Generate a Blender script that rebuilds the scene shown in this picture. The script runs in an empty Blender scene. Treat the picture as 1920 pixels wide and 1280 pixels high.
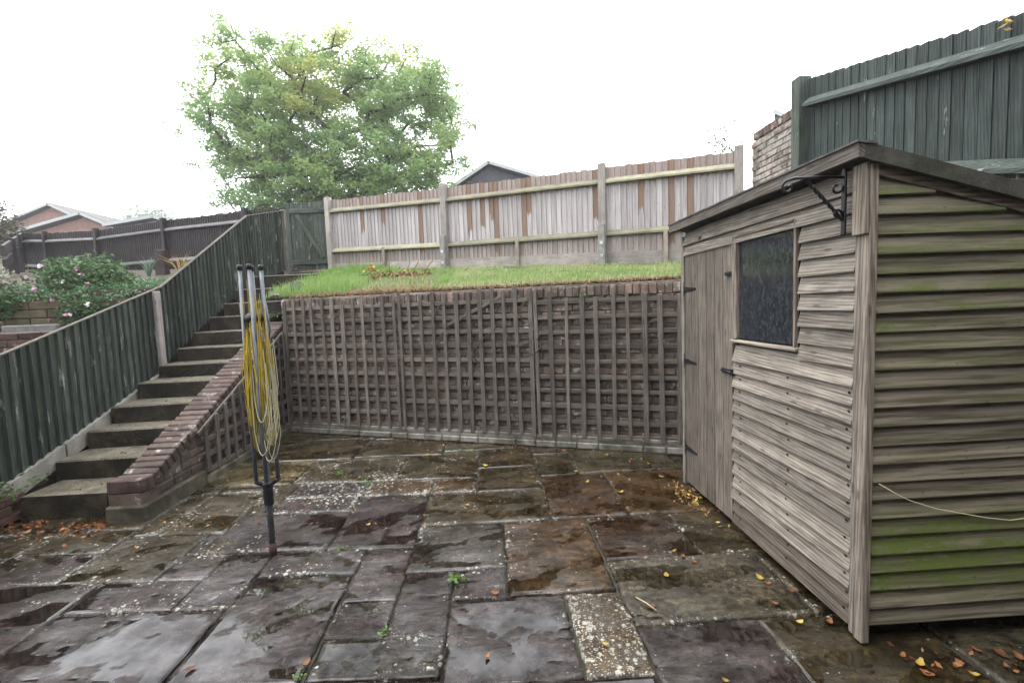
import bpy, bmesh, math, random
import numpy as np
from mathutils import Matrix, Vector, noise
random.seed(7); rng = np.random.default_rng(7)
scene = bpy.context.scene
COL = scene.collection
R = math.radians

# ------------------------------------------------------------------ camera
cd = bpy.data.cameras.new('camera'); cam = bpy.data.objects.new('camera', cd); COL.objects.link(cam)
cd.sensor_fit = 'HORIZONTAL'; cd.sensor_width = 36; cd.lens = 36*880/1920; cd.clip_start = .05; cd.clip_end = 2000
cr, cu, cf = (0.9981,-0.04866,-0.03786), (0.04149,0.07583,0.99626), (0.04561,0.99593,-0.0777)
cam.matrix_world = Matrix(((cr[0],cu[0],-cf[0],0),(cr[1],cu[1],-cf[1],0),(cr[2],cu[2],-cf[2],1.55),(0,0,0,1)))
scene.camera = cam
# ------------------------------------------------------------------ sky
SUN_EL, SUN_AZ = R(70), R(-100)     # a high, fully diffused sun behind cloud
w = bpy.data.worlds.new('World'); scene.world = w; w.use_nodes = True
nt = w.node_tree; nt.nodes.clear()
sky = nt.nodes.new('ShaderNodeTexSky'); sky.sky_type = 'NISHITA'; sky.sun_disc = False
sky.sun_elevation = SUN_EL; sky.sun_rotation = SUN_AZ; sky.air_density = 1.0; sky.dust_density = 4.0
hs = nt.nodes.new('ShaderNodeHueSaturation'); hs.inputs['Saturation'].default_value = .25
mx = nt.nodes.new('ShaderNodeMix'); mx.data_type = 'RGBA'; mx.inputs[0].default_value = .75
mx.inputs[7].default_value = (14.1, 14.4, 14.9, 1)      # even overcast cloud
bg = nt.nodes.new('ShaderNodeBackground'); bg.inputs[1].default_value = .14
wo = nt.nodes.new('ShaderNodeOutputWorld')
nt.links.new(sky.outputs[0], hs.inputs['Color']); nt.links.new(hs.outputs[0], mx.inputs[6])
nt.links.new(mx.outputs[2], bg.inputs[0]); nt.links.new(bg.outputs[0], wo.inputs[0])
# ------------------------------------------------------------------ sun
sd = bpy.data.lights.new('sun', 'SUN'); sd.energy = 1.3; sd.angle = R(45); sd.color = (1,.97,.93)
so = bpy.data.objects.new('sun', sd); COL.objects.link(so)
so.rotation_euler = Vector((math.sin(SUN_AZ)*math.cos(SUN_EL), math.cos(SUN_AZ)*math.cos(SUN_EL), math.sin(SUN_EL))).to_track_quat('Z','Y').to_euler()
# ------------------------------------------------------------------ exposure
vs = scene.view_settings; vs.view_transform = 'Standard'; vs.look = 'None'; vs.exposure = 1.1; vs.gamma = 1; vs.use_curve_mapping = False

cy = scene.cycles; cy.max_bounces = 6; cy.diffuse_bounces = 3; cy.glossy_bounces = 3; cy.transmission_bounces = 3; cy.volume_bounces = 0; cy.use_adaptive_sampling = True; cy.adaptive_threshold = .02

# ------------------------------------------------------------------ node helper
class NT:
    soak = .74
    def __init__(s, name, rough=.8, spec=.3):
        s.m = bpy.data.materials.new(name); s.m.use_nodes = True; s.t = s.m.node_tree
        s.b = s.t.nodes['Principled BSDF']; s.b.inputs['Roughness'].default_value = rough
        s.b.inputs['Specular IOR Level'].default_value = spec
    def N(s, typ, ins=None, out=0, **p):
        n = s.t.nodes.new('ShaderNode'+typ)
        for k, v in p.items(): setattr(n, k, v)
        for k, v in (ins or {}).items(): s.S(n.inputs[k], v)
        return n.outputs[out]
    def S(s, sock, v):
        if isinstance(v, bpy.types.NodeSocket): s.t.links.new(v, sock)
        else: sock.default_value = v
    def noise(s, vec, scale, detail=4, rough=.6, dist=0): return s.N('TexNoise', {'Vector': vec, 'Scale': scale, 'Detail': detail, 'Roughness': rough, 'Distortion': dist})
    def math(s, op, a, b=0.0, clamp=False): return s.N('Math', {0: a, 1: b}, operation=op, use_clamp=clamp)
    def ramp(s, v, lo, hi, a=0.0, b=1.0): return s.N('MapRange', {0: v, 1: lo, 2: hi, 3: a, 4: b}, interpolation_type='SMOOTHSTEP')
    def mix(s, f, a, b, blend='MIX'):
        return s.N('Mix', {0: f, 6: c4(a), 7: c4(b)}, out=2, data_type='RGBA', blend_type=blend)
    def mul(s, a, b): return s.mix(1.0, a, b, 'MULTIPLY')
    def grey(s, v): return s.N('CombineColor', {0: v, 1: v, 2: v})
    def coords(s, scale=(1,1,1), rnd=True):
        tc = s.N('TexCoord', out=3)
        if rnd:
            r = s.N('ObjectInfo', out=5); r2 = s.math('MULTIPLY', r, 61.7)
            tc = s.N('VectorMath', {0: tc, 1: s.N('CombineXYZ', {0: r2, 1: s.math('MULTIPLY', r, 23.1), 2: s.math('MULTIPLY', r, 47.9)})}, operation='ADD')
        return s.N('VectorMath', {0: tc, 1: scale}, operation='MULTIPLY')
    def bump(s, h, strength, dist=.01, normal=None):
        d = {'Height': h, 'Strength': strength, 'Distance': dist}
        if normal is not None: d['Normal'] = normal
        return s.N('Bump', d)
    def fin(s, col=None, rough=None, normal=None):
        if col is not None: s.S(s.b.inputs['Base Color'], c4(col) if not s.soak else s.mul(col, (s.soak,)*3))
        if rough is not None: s.S(s.b.inputs['Roughness'], rough)
        if normal is not None: s.S(s.b.inputs['Normal'], normal)
        return s.m
def c4(c): return c if isinstance(c, bpy.types.NodeSocket) or len(c) == 4 else (*c, 1)

def wood(name, dark, light, axis='z', rough=.75, flake=None, flake_t=.62, algae=None, algae_t=.55, grain=1.0, damp=None, knots=True):
    s = NT(name, rough)
    k = {'x': (2.2,60,60), 'y': (60,2.2,60), 'z': (60,60,2.2)}[axis]
    v = s.coords(k); vi = s.coords((1,1,1))
    g = s.noise(v, 1.0, 7, .68, .4)
    g2 = s.noise(s.coords(tuple(q*3.2 if q > 10 else q*2 for q in k)), 1.0, 3, .6)
    wk = {'x': (.35,7,7), 'y': (7,.35,7), 'z': (7,7,.35)}[axis]
    wv = s.N('TexWave', {'Vector': s.coords(wk), 'Scale': 4.5, 'Distortion': 7.0, 'Detail': 4.0, 'Detail Scale': 1.2, 'Detail Roughness': .65}, out=1, wave_type='BANDS', bands_direction='DIAGONAL')
    gg = s.math('ADD', s.math('ADD', s.math('MULTIPLY', g, .56), s.math('MULTIPLY', g2, .32)), s.math('MULTIPLY', wv, .12))
    col = s.mix(s.ramp(gg, .33, .66), dark, light)
    rnd = s.N('ObjectInfo', out=5)
    col = s.mul(col, s.grey(s.ramp(rnd, 0, 1, .78, 1.18)))
    col = s.mul(col, s.grey(s.ramp(s.noise(vi, 5.0, 4), .3, .7, .78, 1.14)))
    if knots:
        kv = {'x': (4,14,14), 'y': (14,4,14), 'z': (14,14,4)}[axis]
        vo = s.N('TexVoronoi', {'Vector': s.coords(kv), 'Scale': 1.0})
        col = s.mix(s.ramp(vo, .07, .15, .6, 0), col, tuple(q*.35 for q in dark))
    if flake:
        fv = {'x': (3,16,16), 'y': (16,3,16), 'z': (16,16,3)}[axis]
        fn = s.noise(s.coords(fv), 1.0, 6, .7); lump = s.noise(vi, 1.3, 2)
        col = s.mix(s.ramp(s.math('ADD', fn, s.math('MULTIPLY', s.math('SUBTRACT', lump, .5), .35)), flake_t, flake_t+.04), col, flake)
    if damp:
        dn = s.noise(s.coords({'x': (.8,3,3), 'y': (3,.8,3), 'z': (3,3,.5)}[axis]), 1.0, 4, .6)
        col = s.mix(s.ramp(dn, .56, .70, 0, .5), col, damp)
    if algae:
        an = s.noise(vi, 3.5, 5, .65)
        col = s.mix(s.ramp(an, algae_t-.12, algae_t+.12, 0, .8), col, algae)
    col = s.mul(col, s.N('ObjectInfo', out=1))
    return s.fin(col, s.ramp(gg, .3, .7, rough+.1, rough-.18), s.bump(gg, .55*grain, .006))

MAT = {}
for ax in 'xyz':
    MAT['shed_'+ax] = wood('weathered shed wood along '+ax, (.115,.095,.075), (.37,.335,.288), ax, .75, damp=(.20,.18,.15))
    MAT['pale_'+ax] = wood('bleached fence wood along '+ax, (.31,.275,.245), (.49,.45,.415), ax, .85, grain=.6)
    MAT['brown_'+ax] = wood('dark brown stained wood along '+ax, (.009,.006,.0065), (.028,.019,.020), ax, .7)
    MAT['green_'+ax] = wood('dark green stained wood along '+ax, (.014,.021,.018), (.056,.074,.064), ax, .66, flake=(.26,.26,.23), flake_t=.655, grain=.7, knots=False)
    MAT['trellis_'+ax] = wood('old grey trellis wood along '+ax, (.075,.063,.054), (.185,.160,.138), ax, .8, algae=(.08,.08,.05), algae_t=.70)
MAT['greenworn_z'] = wood('peeling green stained wood', (.024,.032,.027), (.090,.108,.090), 'z', .7, flake=(.27,.27,.24), flake_t=.60, grain=.8, knots=False, algae=(.07,.09,.05), algae_t=.62)
def mossy_wood():
    s = NT('weatherboard with green algae', .75)
    v = s.coords((1.6,42,42)); vi = s.coords((1,1,1))
    g = s.noise(v, 1.0, 7, .68, .4)
    col = s.mix(s.ramp(g, .36, .64), (.085,.066,.048), (.29,.245,.195))
    col = s.mul(col, s.grey(s.ramp(s.N('ObjectInfo', out=5), 0, 1, .85, 1.15)))
    loc = s.N('SeparateXYZ', {0: s.N('TexCoord', out=3)}, out=2)
    geo = s.N('NewGeometry', out=0); wz = s.N('SeparateXYZ', {0: geo}, out=2)
    low = s.ramp(loc, -.05, .03, 1, 0)                       # algae on the lower, wetter half of each board
    band = s.math('MULTIPLY', s.ramp(wz, .16, .34), s.ramp(wz, .46, .66, 1, 0))
    up = s.ramp(wz, 1.0, 1.5)
    am = s.math('MULTIPLY', s.ramp(s.noise(vi, 2.6, 6, .7), .36, .66), s.ramp(s.noise(s.coords((10,30,30)), 1.0, 5, .75), .34, .58, .15, 1.25))
    a = s.math('MULTIPLY', s.math('ADD', s.math('MULTIPLY', s.math('ADD', s.math('MULTIPLY', up, .55), .28), low), s.math('MULTIPLY', band, 1.25)), s.math('ADD', s.math('MULTIPLY', am, .8), .25), True)
    col = s.mix(a, col, (.12,.155,.035))
    sp = s.noise(s.coords((30,30,60)), 1.0, 3, .7)
    col = s.mix(s.math('MULTIPLY', s.ramp(sp, .64, .7), s.math('MULTIPLY', low, .8)), col, (.05,.055,.03))
    MAT['algae_x'] = s.fin(col, .75, s.bump(g, .5, .006))
mossy_wood()
def fence_board_mat():      # bleached below the top rail, damp brown above it, odd brown runs
    s = NT('bleached feather-edge board with damp brown runs', .85)
    v = s.coords((42,42,1.6)); vi = s.coords((1,1,1)); g = s.noise(v, 1.0, 6, .65, .3)
    col = s.mix(s.ramp(g, .34, .66), (.34,.305,.30), (.54,.505,.51))
    col = s.mul(col, s.grey(s.ramp(s.N('ObjectInfo', out=5), 0, 1, .86, 1.1)))
    vo = s.N('TexVoronoi', {'Vector': s.coords((20,20,6)), 'Scale': 1.0})
    col = s.mix(s.ramp(vo, .06, .14, .7, 0), col, (.14,.10,.08))
    z = s.N('SeparateXYZ', {0: s.N('TexCoord', out=3)}, out=2)
    streak = s.noise(s.coords((26,26,.8)), 1.0, 3, .6)
    oi = s.N('ObjectInfo', out=1); wet = s.N('SeparateColor', {0: oi}, out=0)        # object colour: red = length of its brown run
    runs = s.ramp(s.math('ADD', s.math('ADD', z, s.math('MULTIPLY', wet, 1.2)), s.math('MULTIPLY', s.math('SUBTRACT', streak, .5), .5)), .50, .54)
    low = s.math('MULTIPLY', s.ramp(s.math('ADD', z, s.math('MULTIPLY', s.math('SUBTRACT', streak, .5), .7)), -.46, -.34, 1, 0), .4)
    col = s.mix(s.math('MAXIMUM', s.math('MULTIPLY', runs, s.ramp(wet, .2, .35, .55, .95)), low), col, s.mix(g, (.15,.088,.055), (.30,.20,.14)))
    MAT['board_z'] = s.fin(col, .82, s.bump(g, .35, .005))
fence_board_mat()
def brick_mat(name, a, b, lime=.5, dirt=(.06,.055,.045), dirt_amt=.6):
    s = NT(name, .85)
    v = s.coords(); r = s.N('ObjectInfo', out=5)
    geo = s.N('NewGeometry', out=0)
    col = s.mix(s.ramp(s.noise(v, 9, 5, .7), .3, .7), a, b)
    col = s.mul(col, s.grey(s.ramp(r, 0, 1, .7, 1.2)))
    d = s.noise(geo, 2.6, 6, .65); col = s.mix(s.ramp(d, .46, .62, 0, dirt_amt), col, dirt)
    l = s.noise(geo, 6.5, 7, .72); col = s.mix(s.ramp(l, .68-.14*lime, .76-.14*lime, 0, .75), col, (.42,.39,.35))
    sp = s.noise(v, 70, 3, .6)
    col = s.mul(col, s.N('ObjectInfo', out=1))
    return s.fin(col, s.ramp(d, .4, .7, .8, .5), s.bump(s.math('ADD', s.noise(v, 14, 5, .7), s.math('MULTIPLY', sp, .5)), .7, .01))
MAT['brick'] = brick_mat('old red-brown brick', (.088,.063,.050), (.165,.124,.10), .85, dirt=(.06,.053,.043), dirt_amt=.7)
MAT['brick_red'] = brick_mat('red brick coping', (.062,.040,.032), (.115,.078,.064), .8, dirt_amt=.4)
MAT['brick_white'] = brick_mat('brick with flaking white paint', (.15,.105,.09), (.25,.195,.165), 1.6, dirt_amt=.35)
def mineral(name, a, b, scale=6, rough=.85, moss=None, moss_t=.55, grit=.5, wetspec=.3, speck=None):
    s = NT(name, rough, wetspec); v = s.coords(rnd=False); geo = s.N('NewGeometry', out=0)
    n = s.noise(geo, scale, 7, .7); col = s.mix(s.ramp(n, .32, .68), a, b)
    f = s.noise(geo, 120, 3, .6)
    col = s.mul(col, s.grey(s.ramp(f, .3, .7, .8, 1.2)))
    if speck:
        vo = s.N('TexVoronoi', {'Vector': geo, 'Scale': 90.0}); col = s.mix(s.ramp(vo, .2, .32, .55, 0), col, speck)
    if moss: col = s.mix(s.ramp(s.noise(geo, 2.7, 6, .7), moss_t-.1, moss_t+.1, 0, .85), col, moss)
    col = s.mul(col, s.N('ObjectInfo', out=1))
    return s.fin(col, rough, s.bump(s.math('ADD', n, s.math('MULTIPLY', f, .4)), grit, .012))
MAT['mortar'] = mineral('weathered lime mortar', (.11,.098,.085), (.24,.22,.19), 8, moss=(.07,.066,.05), moss_t=.52)
MAT['plinth'] = mineral('pale cement plinth', (.12,.11,.095), (.36,.34,.30), 5, moss=(.055,.055,.035), moss_t=.55)
MAT['joint'] = mineral('mossy patio joint', (.03,.03,.02), (.085,.08,.06), 10, moss=(.035,.05,.015), moss_t=.56, rough=.6)
MAT['soil'] = mineral('dark soil', (.03,.022,.016), (.085,.062,.045), 9, grit=1)
MAT['gravelboard'] = mineral('old grey gravel board', (.22,.205,.18), (.38,.36,.32), 4, moss=(.13,.13,.085), moss_t=.6)
MAT['spur'] = mineral('grey timber spur', (.22,.21,.20), (.34,.33,.31), 12)
def step_mat():
    s = NT('pebbly concrete with black algae', .7); geo = s.N('NewGeometry', out=0)
    n = s.noise(geo, 7, 7, .7); vo = s.N('TexVoronoi', {'Vector': geo, 'Scale': 75.0})
    top = s.mix(s.ramp(n, .3, .7), (.065,.056,.036), (.185,.165,.125)); top = s.mix(s.ramp(vo, .15, .38, .75, 0), top, (.38,.35,.30))
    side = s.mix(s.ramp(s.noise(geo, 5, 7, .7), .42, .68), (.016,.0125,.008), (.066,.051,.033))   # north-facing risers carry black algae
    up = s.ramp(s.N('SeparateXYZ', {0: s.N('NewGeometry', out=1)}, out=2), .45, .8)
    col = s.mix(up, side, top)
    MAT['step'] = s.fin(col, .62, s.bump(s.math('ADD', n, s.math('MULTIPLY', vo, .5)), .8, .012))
step_mat()
def slab_mat():
    s = NT('wet riven sandstone slab', .3, .12)
    geo = s.N('NewGeometry', out=0); v = s.coords()
    n = s.noise(v, 4, 7, .7); nf = s.noise(v, 32, 5, .7); nl = s.noise(geo, 1.1, 4, .6)
    oc = s.N('ObjectInfo', out=1); alpha = s.N('ObjectInfo', out=2)
    col = s.mul(oc, s.grey(s.ramp(n, .3, .7, .38, 1.2)))
    col = s.mul(col, s.grey(s.ramp(nf, .32, .68, .45, 1.5)))
    nff = s.noise(v, 120, 3, .7); col = s.mul(col, s.grey(s.ramp(nff, .35, .65, .6, 1.4)))
    col = s.mix(s.ramp(s.noise(geo, 2.2, 5, .65), .5, .68, 0, .7), col, s.mix(nf, (.014,.012,.006), (.050,.040,.018)))   # olive algae
    wet = s.N('Attribute', out=2, attribute_name='wet'); edge = s.N('Attribute', out=2, attribute_name='edge')
    # white lichen: spots, thicker towards the joints
    vo = s.N('TexVoronoi', {'Vector': geo, 'Scale': 26.0, 'Randomness': 1.0}); vo2 = s.N('TexVoronoi', {'Vector': geo, 'Scale': 78.0})
    mask = s.math('ADD', s.math('ADD', s.math('MULTIPLY', edge, .36), s.math('MULTIPLY', s.math('SUBTRACT', s.noise(geo, 2.6, 6, .75), .5), 2.3)), s.math('MULTIPLY', alpha, .85))
    th = s.math('MULTIPLY', mask, .46)
    spots = s.math('MAXIMUM', s.ramp(s.math('SUBTRACT', th, vo), -.02, .05), s.ramp(s.math('SUBTRACT', s.math('SUBTRACT', th, .04), vo2), -.02, .05))
    spots = s.math('MULTIPLY', spots, s.ramp(s.noise(geo, 45, 4, .7), .33, .55))
    dry = s.math('SUBTRACT', 1.0, wet)
    col = s.mix(s.math('MULTIPLY', s.math('MULTIPLY', spots, dry), .85), col, (.46,.45,.40))
    haze = s.math('MULTIPLY', s.ramp(s.math('ADD', edge, s.math('MULTIPLY', s.noise(geo, 9, 6, .75), 1.1)), 1.3, 1.85, 0, .38), dry)
    col = s.mix(haze, col, s.mix(nf, (.055,.05,.035), (.20,.19,.155)))
    rough = s.ramp(s.math('ADD', s.math('MULTIPLY', n, .6), s.math('MULTIPLY', nf, .4)), .38, .62, .17, .46)
    rough = s.math('ADD', s.math('ADD', rough, .15), s.math('MULTIPLY', spots, .25))
    rough = s.math('ADD', s.math('MULTIPLY', rough, dry), s.math('MULTIPLY', wet, .035))
    bs = s.math('MULTIPLY', dry, .7); riv0 = s.math('MULTIPLY', s.noise(s.coords((3.2,9,6)), 1.0, 9, .74, .6), 1.6)
    col = s.mul(col, s.grey(s.ramp(riv0, .6, 1.0, .6, 1.25)))
    b = s.N('Bump', {'Height': s.math('ADD', s.math('ADD', s.noise(v, 22, 6, .72), s.math('MULTIPLY', nf, .35)), riv0), 'Strength': bs, 'Distance': .012})
    col = s.mul(col, s.grey(s.ramp(wet, 0, 1, 1, .6)))
    film = s.math('MULTIPLY', s.ramp(s.math('ADD', s.math('MULTIPLY', s.noise(geo, 2.4, 4, .6), .7), s.math('MULTIPLY', n, .3)), .40, .60, .15, 1.0), s.math('SUBTRACT', 1.0, s.math('MULTIPLY', spots, .8)))
    s.S(s.b.inputs['Coat Weight'], film); s.b.inputs['Coat IOR'].default_value = 1.5
    s.S(s.b.inputs['Coat Roughness'], s.math('ADD', s.math('MULTIPLY', s.ramp(n, .35, .65, .015, .075), dry), .012))
    riv = s.noise(s.coords((3.2,9,6)), 1.0, 9, .74, .6)
    cb = s.N('Bump', {'Height': riv, 'Strength': s.math('MULTIPLY', dry, .55), 'Distance': .022})
    s.S(s.b.inputs['Coat Normal'], s.N('Bump', {'Height': s.noise(v, 48, 5, .7), 'Strength': s.math('MULTIPLY', dry, .30), 'Distance': .005, 'Normal': cb}))
    MAT['slab'] = s.fin(col, rough, b)
slab_mat()
def leaf_mat(name, cols, rough=.55, trans=.25):
    s = NT(name, rough, .25); at = s.N('Attribute', out=2, attribute_name='tint')
    cr_ = s.t.nodes.new('ShaderNodeValToRGB'); e = cr_.color_ramp.elements
    for i, c in enumerate(cols):
        if i < 2: e[i].position = i/(len(cols)-1); e[i].color = (*c,1)
        else: q = e.new(i/(len(cols)-1)); q.color = (*c,1)
    if len(cols) > 2:
        for i, q in enumerate(sorted(e, key=lambda q: q.position)): pass
        e[0].position = 0
    s.t.links.new(at, cr_.inputs[0])
    s.soak = 0; s.fin(cr_.outputs[0])
    tr = s.t.nodes.new('ShaderNodeBsdfTranslucent'); ms = s.t.nodes.new('ShaderNodeMixShader'); ms.inputs[0].default_value = trans
    s.t.links.new(cr_.outputs[0], tr.inputs[0]); out = s.t.nodes['Material Output']
    s.t.links.new(s.b.outputs[0], ms.inputs[1]); s.t.links.new(tr.outputs[0], ms.inputs[2]); s.t.links.new(ms.outputs[0], out.inputs[0])
    return s.m
def leafm(name, cols, **k):   # ramp stops given in order
    m = leaf_mat(name, cols[:1]+cols[-1:], **k)
    cr_ = [n for n in m.node_tree.nodes if n.type == 'VALTORGB'][0]
    for i, c in enumerate(cols[1:-1]):
        q = cr_.color_ramp.elements.new((i+1)/(len(cols)-1)); q.color = (*c,1)
    return m
MAT['ash'] = leafm('ash tree leaves', [(.18,.28,.135),(.24,.355,.15),(.295,.395,.15),(.41,.445,.155)], trans=.6)  # greens lightened so the washed-out glare of the sky sits in the colour
MAT['farleaf'] = leafm('far tree leaves', [(.22,.26,.20),(.30,.34,.27)])  # paled greens stand in for distance haze over this tree
MAT['grass'] = leafm('lawn grass', [(.10,.20,.04),(.17,.30,.07),(.27,.37,.13),(.42,.40,.24)], trans=.4)
MAT['straw'] = leafm('dry straw', [(.22,.16,.09),(.42,.35,.22)])
MAT['shrub'] = leafm('shrub leaves', [(.03,.065,.02),(.07,.13,.05),(.14,.20,.10)])
MAT['variegated'] = leafm('grey-green variegated leaves', [(.10,.12,.08),(.24,.25,.19),(.42,.40,.33)])
MAT['cover'] = leafm('ground cover leaves', [(.05,.12,.05),(.10,.19,.09),(.16,.26,.14)])
MAT['conifer'] = leafm('conifer foliage', [(.035,.04,.02),(.09,.085,.05)])
MAT['blade'] = leafm('bluish blades', [(.10,.16,.12),(.22,.28,.22)])
MAT['phormium'] = leafm('yellow and red strap leaves', [(.26,.10,.05),(.36,.29,.08),(.40,.37,.18)])
MAT['weed'] = leafm('weed leaves', [(.06,.13,.03),(.14,.24,.06)])
MAT['litter_orange'] = leafm('orange dead leaf', [(.08,.03,.016),(.19,.07,.025),(.30,.14,.05)], trans=.1)
MAT['litter_yellow'] = leafm('yellow dead leaf', [(.20,.12,.03),(.36,.26,.05),(.45,.36,.09)], trans=.15)
MAT['litter_brown'] = leafm('brown dead leaf', [(.08,.035,.018),(.20,.10,.045),(.30,.17,.09)], trans=.1)
def plain(name, c, rough=.5, metal=0., spec=.4, var=.25, scale=12, bump=.1):
    s = NT(name, rough, spec); s.b.inputs['Metallic'].default_value = metal
    n = s.noise(s.coords(), scale, 5, .65)
    col = s.mul(s.mul(c4(c), s.grey(s.ramp(n, .3, .7, 1-var, 1+var))), s.N('ObjectInfo', out=1)) if False else s.mul(s.N('RGB'), s.grey(s.ramp(n, .3, .7, 1-var, 1+var)))
    [q for q in s.t.nodes if q.type == 'RGB'][0].outputs[0].default_value = c4(c)
    col = s.mul(col, s.N('ObjectInfo', out=1))
    return s.fin(col, rough, s.bump(n, bump, .003))
MAT['iron'] = plain('black painted iron', (.012,.013,.017), .35, bump=.4)
MAT['steel'] = plain('dull grey coated steel tube', (.16,.175,.20), .42, .3, bump=.2)
MAT['blackplastic'] = plain('black plastic', (.018,.018,.022), .45)
MAT['rust'] = plain('rusted socket', (.05,.022,.016), .8, bump=.6)
MAT['cord'] = plain('yellow plastic washing line', (.55,.40,.03), .45, scale=3, var=.3)
MAT['cordpale'] = plain('faded washing line', (.60,.56,.36), .5, scale=3)
MAT['felt'] = mineral('dark weathered roof edge', (.045,.042,.04), (.14,.13,.125), 6, moss=(.05,.055,.03), moss_t=.6)
MAT['zinc'] = plain('galvanised bolt plate', (.5,.52,.54), .4, .6)
MAT['white'] = plain('white painted fascia', (.44,.47,.48), .5, var=.08)
MAT['petal_pink'] = plain('pink petals', (.55,.30,.42), .6, var=.3)
MAT['petal_white'] = plain('white petals', (.75,.68,.72), .6, var=.15)
MAT['bark'] = mineral('grey bark', (.05,.043,.035), (.12,.105,.085), 9)
MAT['stone'] = mineral('dark grey rock', (.035,.035,.037), (.11,.11,.115), 14)
MAT['slate'] = mineral('pale slate', (.18,.18,.18), (.34,.33,.32), 14)
MAT['tan'] = mineral('algae-stained block wall', (.055,.042,.026), (.12,.092,.058), 6, moss=(.05,.055,.02), moss_t=.55)
MAT['houseb'] = mineral('orange-red house brick', (.26,.145,.12), (.34,.205,.175), 3, grit=.1)
MAT['housegrey'] = mineral('dark tile-hung gable', (.07,.072,.085), (.12,.12,.135), 5, grit=.3)
MAT['rooftile'] = mineral('grey roof tile', (.12,.11,.105), (.22,.20,.19), 5, grit=.5)
MAT['render'] = mineral('grey rendered wall', (.30,.29,.27), (.42,.41,.39), 3, grit=.2)
def glass_mat():
    s = NT('dusty dark window pane', .06, .5); v = s.coords((9,9,5), False)
    d = s.noise(v, 4.0, 9, .75); sc = s.noise(s.coords((90,90,50), False), 1.0, 4, .7)
    f = s.math('MULTIPLY', s.ramp(d, .36, .72, .04, .26), s.ramp(sc, .3, .7, .4, 1.3))
    col = s.mix(f, (.008,.010,.013), (.24,.27,.31))  # near-black base paints in the unlit shed interior, with dust over it
    MAT['glass'] = s.fin(col, s.ramp(d, .35, .7, .03, .16))
glass_mat()

# ------------------------------------------------------------------ object helpers
def tag(o, label=None, cat=None, group=None, kind=None):
    if label: o['label'] = label
    if cat: o['category'] = cat
    if group: o['group'] = group
    if kind: o['kind'] = kind
    return o
def thing(name, loc, rz, label, cat, group=None):
    o = bpy.data.objects.new(name, None); o.empty_display_size = .1; COL.objects.link(o)
    o.location = loc; o.rotation_euler = (0,0,rz); return tag(o, label, cat, group)
def obj(name, mesh, mat, parent=None, loc=(0,0,0), rot=(0,0,0), color=None):
    if mat and not mesh.materials: mesh.materials.append(MAT[mat])
    o = bpy.data.objects.new(name, mesh); COL.objects.link(o)
    if mat and mesh.materials[0] != MAT[mat]:
        o.material_slots[0].link = 'OBJECT'; o.material_slots[0].material = MAT[mat]
    o.parent = parent; o.location = loc; o.rotation_euler = rot
    if color: o.color = (*color, 1) if len(color) == 3 else color
    return o
def hull(pts, name='mesh'):
    bm = bmesh.new()
    for p in pts: bm.verts.new(p)
    r = bmesh.ops.convex_hull(bm, input=bm.verts)
    bmesh.ops.delete(bm, geom=[g for g in r.get('geom_interior', []) if isinstance(g, bmesh.types.BMVert)], context='VERTS')
    bmesh.ops.dissolve_limit(bm, angle_limit=.002, verts=bm.verts, edges=bm.edges)
    me = bpy.data.meshes.new(name); bm.to_mesh(me); bm.free(); return me
CACHE = {}
def cpts(dx, dy, dz, b, jit=0):
    P = []
    for sx in (-1,1):
        for sy in (-1,1):
            for sz in (-1,1):
                j = [random.uniform(-jit,jit) for _ in range(3)]
                for k in range(3):
                    P.append((sx*(dx/2-(b if k != 0 else 0))+j[0], sy*(dy/2-(b if k != 1 else 0))+j[1], sz*(dz/2-(b if k != 2 else 0))+j[2]))
    return P
def cbox(dx, dy, dz, b=.004):
    k = (round(dx,3), round(dy,3), round(dz,3), b)
    if k not in CACHE: CACHE[k] = hull(cpts(*k), 'block')
    return CACHE[k].copy() if False else CACHE[k]
def box(name, mat, parent, x0, x1, y0, y1, z0, z1, b=.004, rot=(0,0,0), color=None):
    return obj(name, cbox(x1-x0, y1-y0, z1-z0, b), mat, parent, ((x0+x1)/2,(y0+y1)/2,(z0+z1)/2), rot, color)
def mesh_from(V, F, smooth=False, name='mesh'):
    me = bpy.data.meshes.new(name); me.from_pydata([tuple(v) for v in V], [], [tuple(f) for f in F]); me.update()
    if smooth: me.polygons.foreach_set('use_smooth', [True]*len(me.polygons))
    return me
def tube_geo(P, r, n=6, V=None, F=None, cap=True):
    V = [] if V is None else V; F = [] if F is None else F
    P = [Vector(p) for p in P]; rr = r if isinstance(r, (list,tuple)) else [r]*len(P)
    base = len(V); up = None
    for i, p in enumerate(P):
        d = (P[min(i+1,len(P)-1)]-P[max(i-1,0)]).normalized()
        if up is None: up = Vector((0,0,1)) if abs(d.z) < .9 else Vector((1,0,0))
        a = d.cross(up).normalized(); up = a.cross(d).normalized()
        for k in range(n):
            t = 2*math.pi*k/n; V.append(p+a*(rr[i]*math.cos(t))+up*(rr[i]*math.sin(t)))
    for i in range(len(P)-1):
        for k in range(n):
            F.append((base+i*n+k, base+i*n+(k+1)%n, base+(i+1)*n+(k+1)%n, base+(i+1)*n+k))
    if cap: F.append(tuple(base+k for k in range(n))[::-1]); F.append(tuple(base+(len(P)-1)*n+k for k in range(n)))
    return V, F
def tube(name, mat, parent, P, r, n=8, color=None):
    V, F = tube_geo(P, r, n); return obj(name, mesh_from(V, F, True), mat, parent, color=color)
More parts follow.
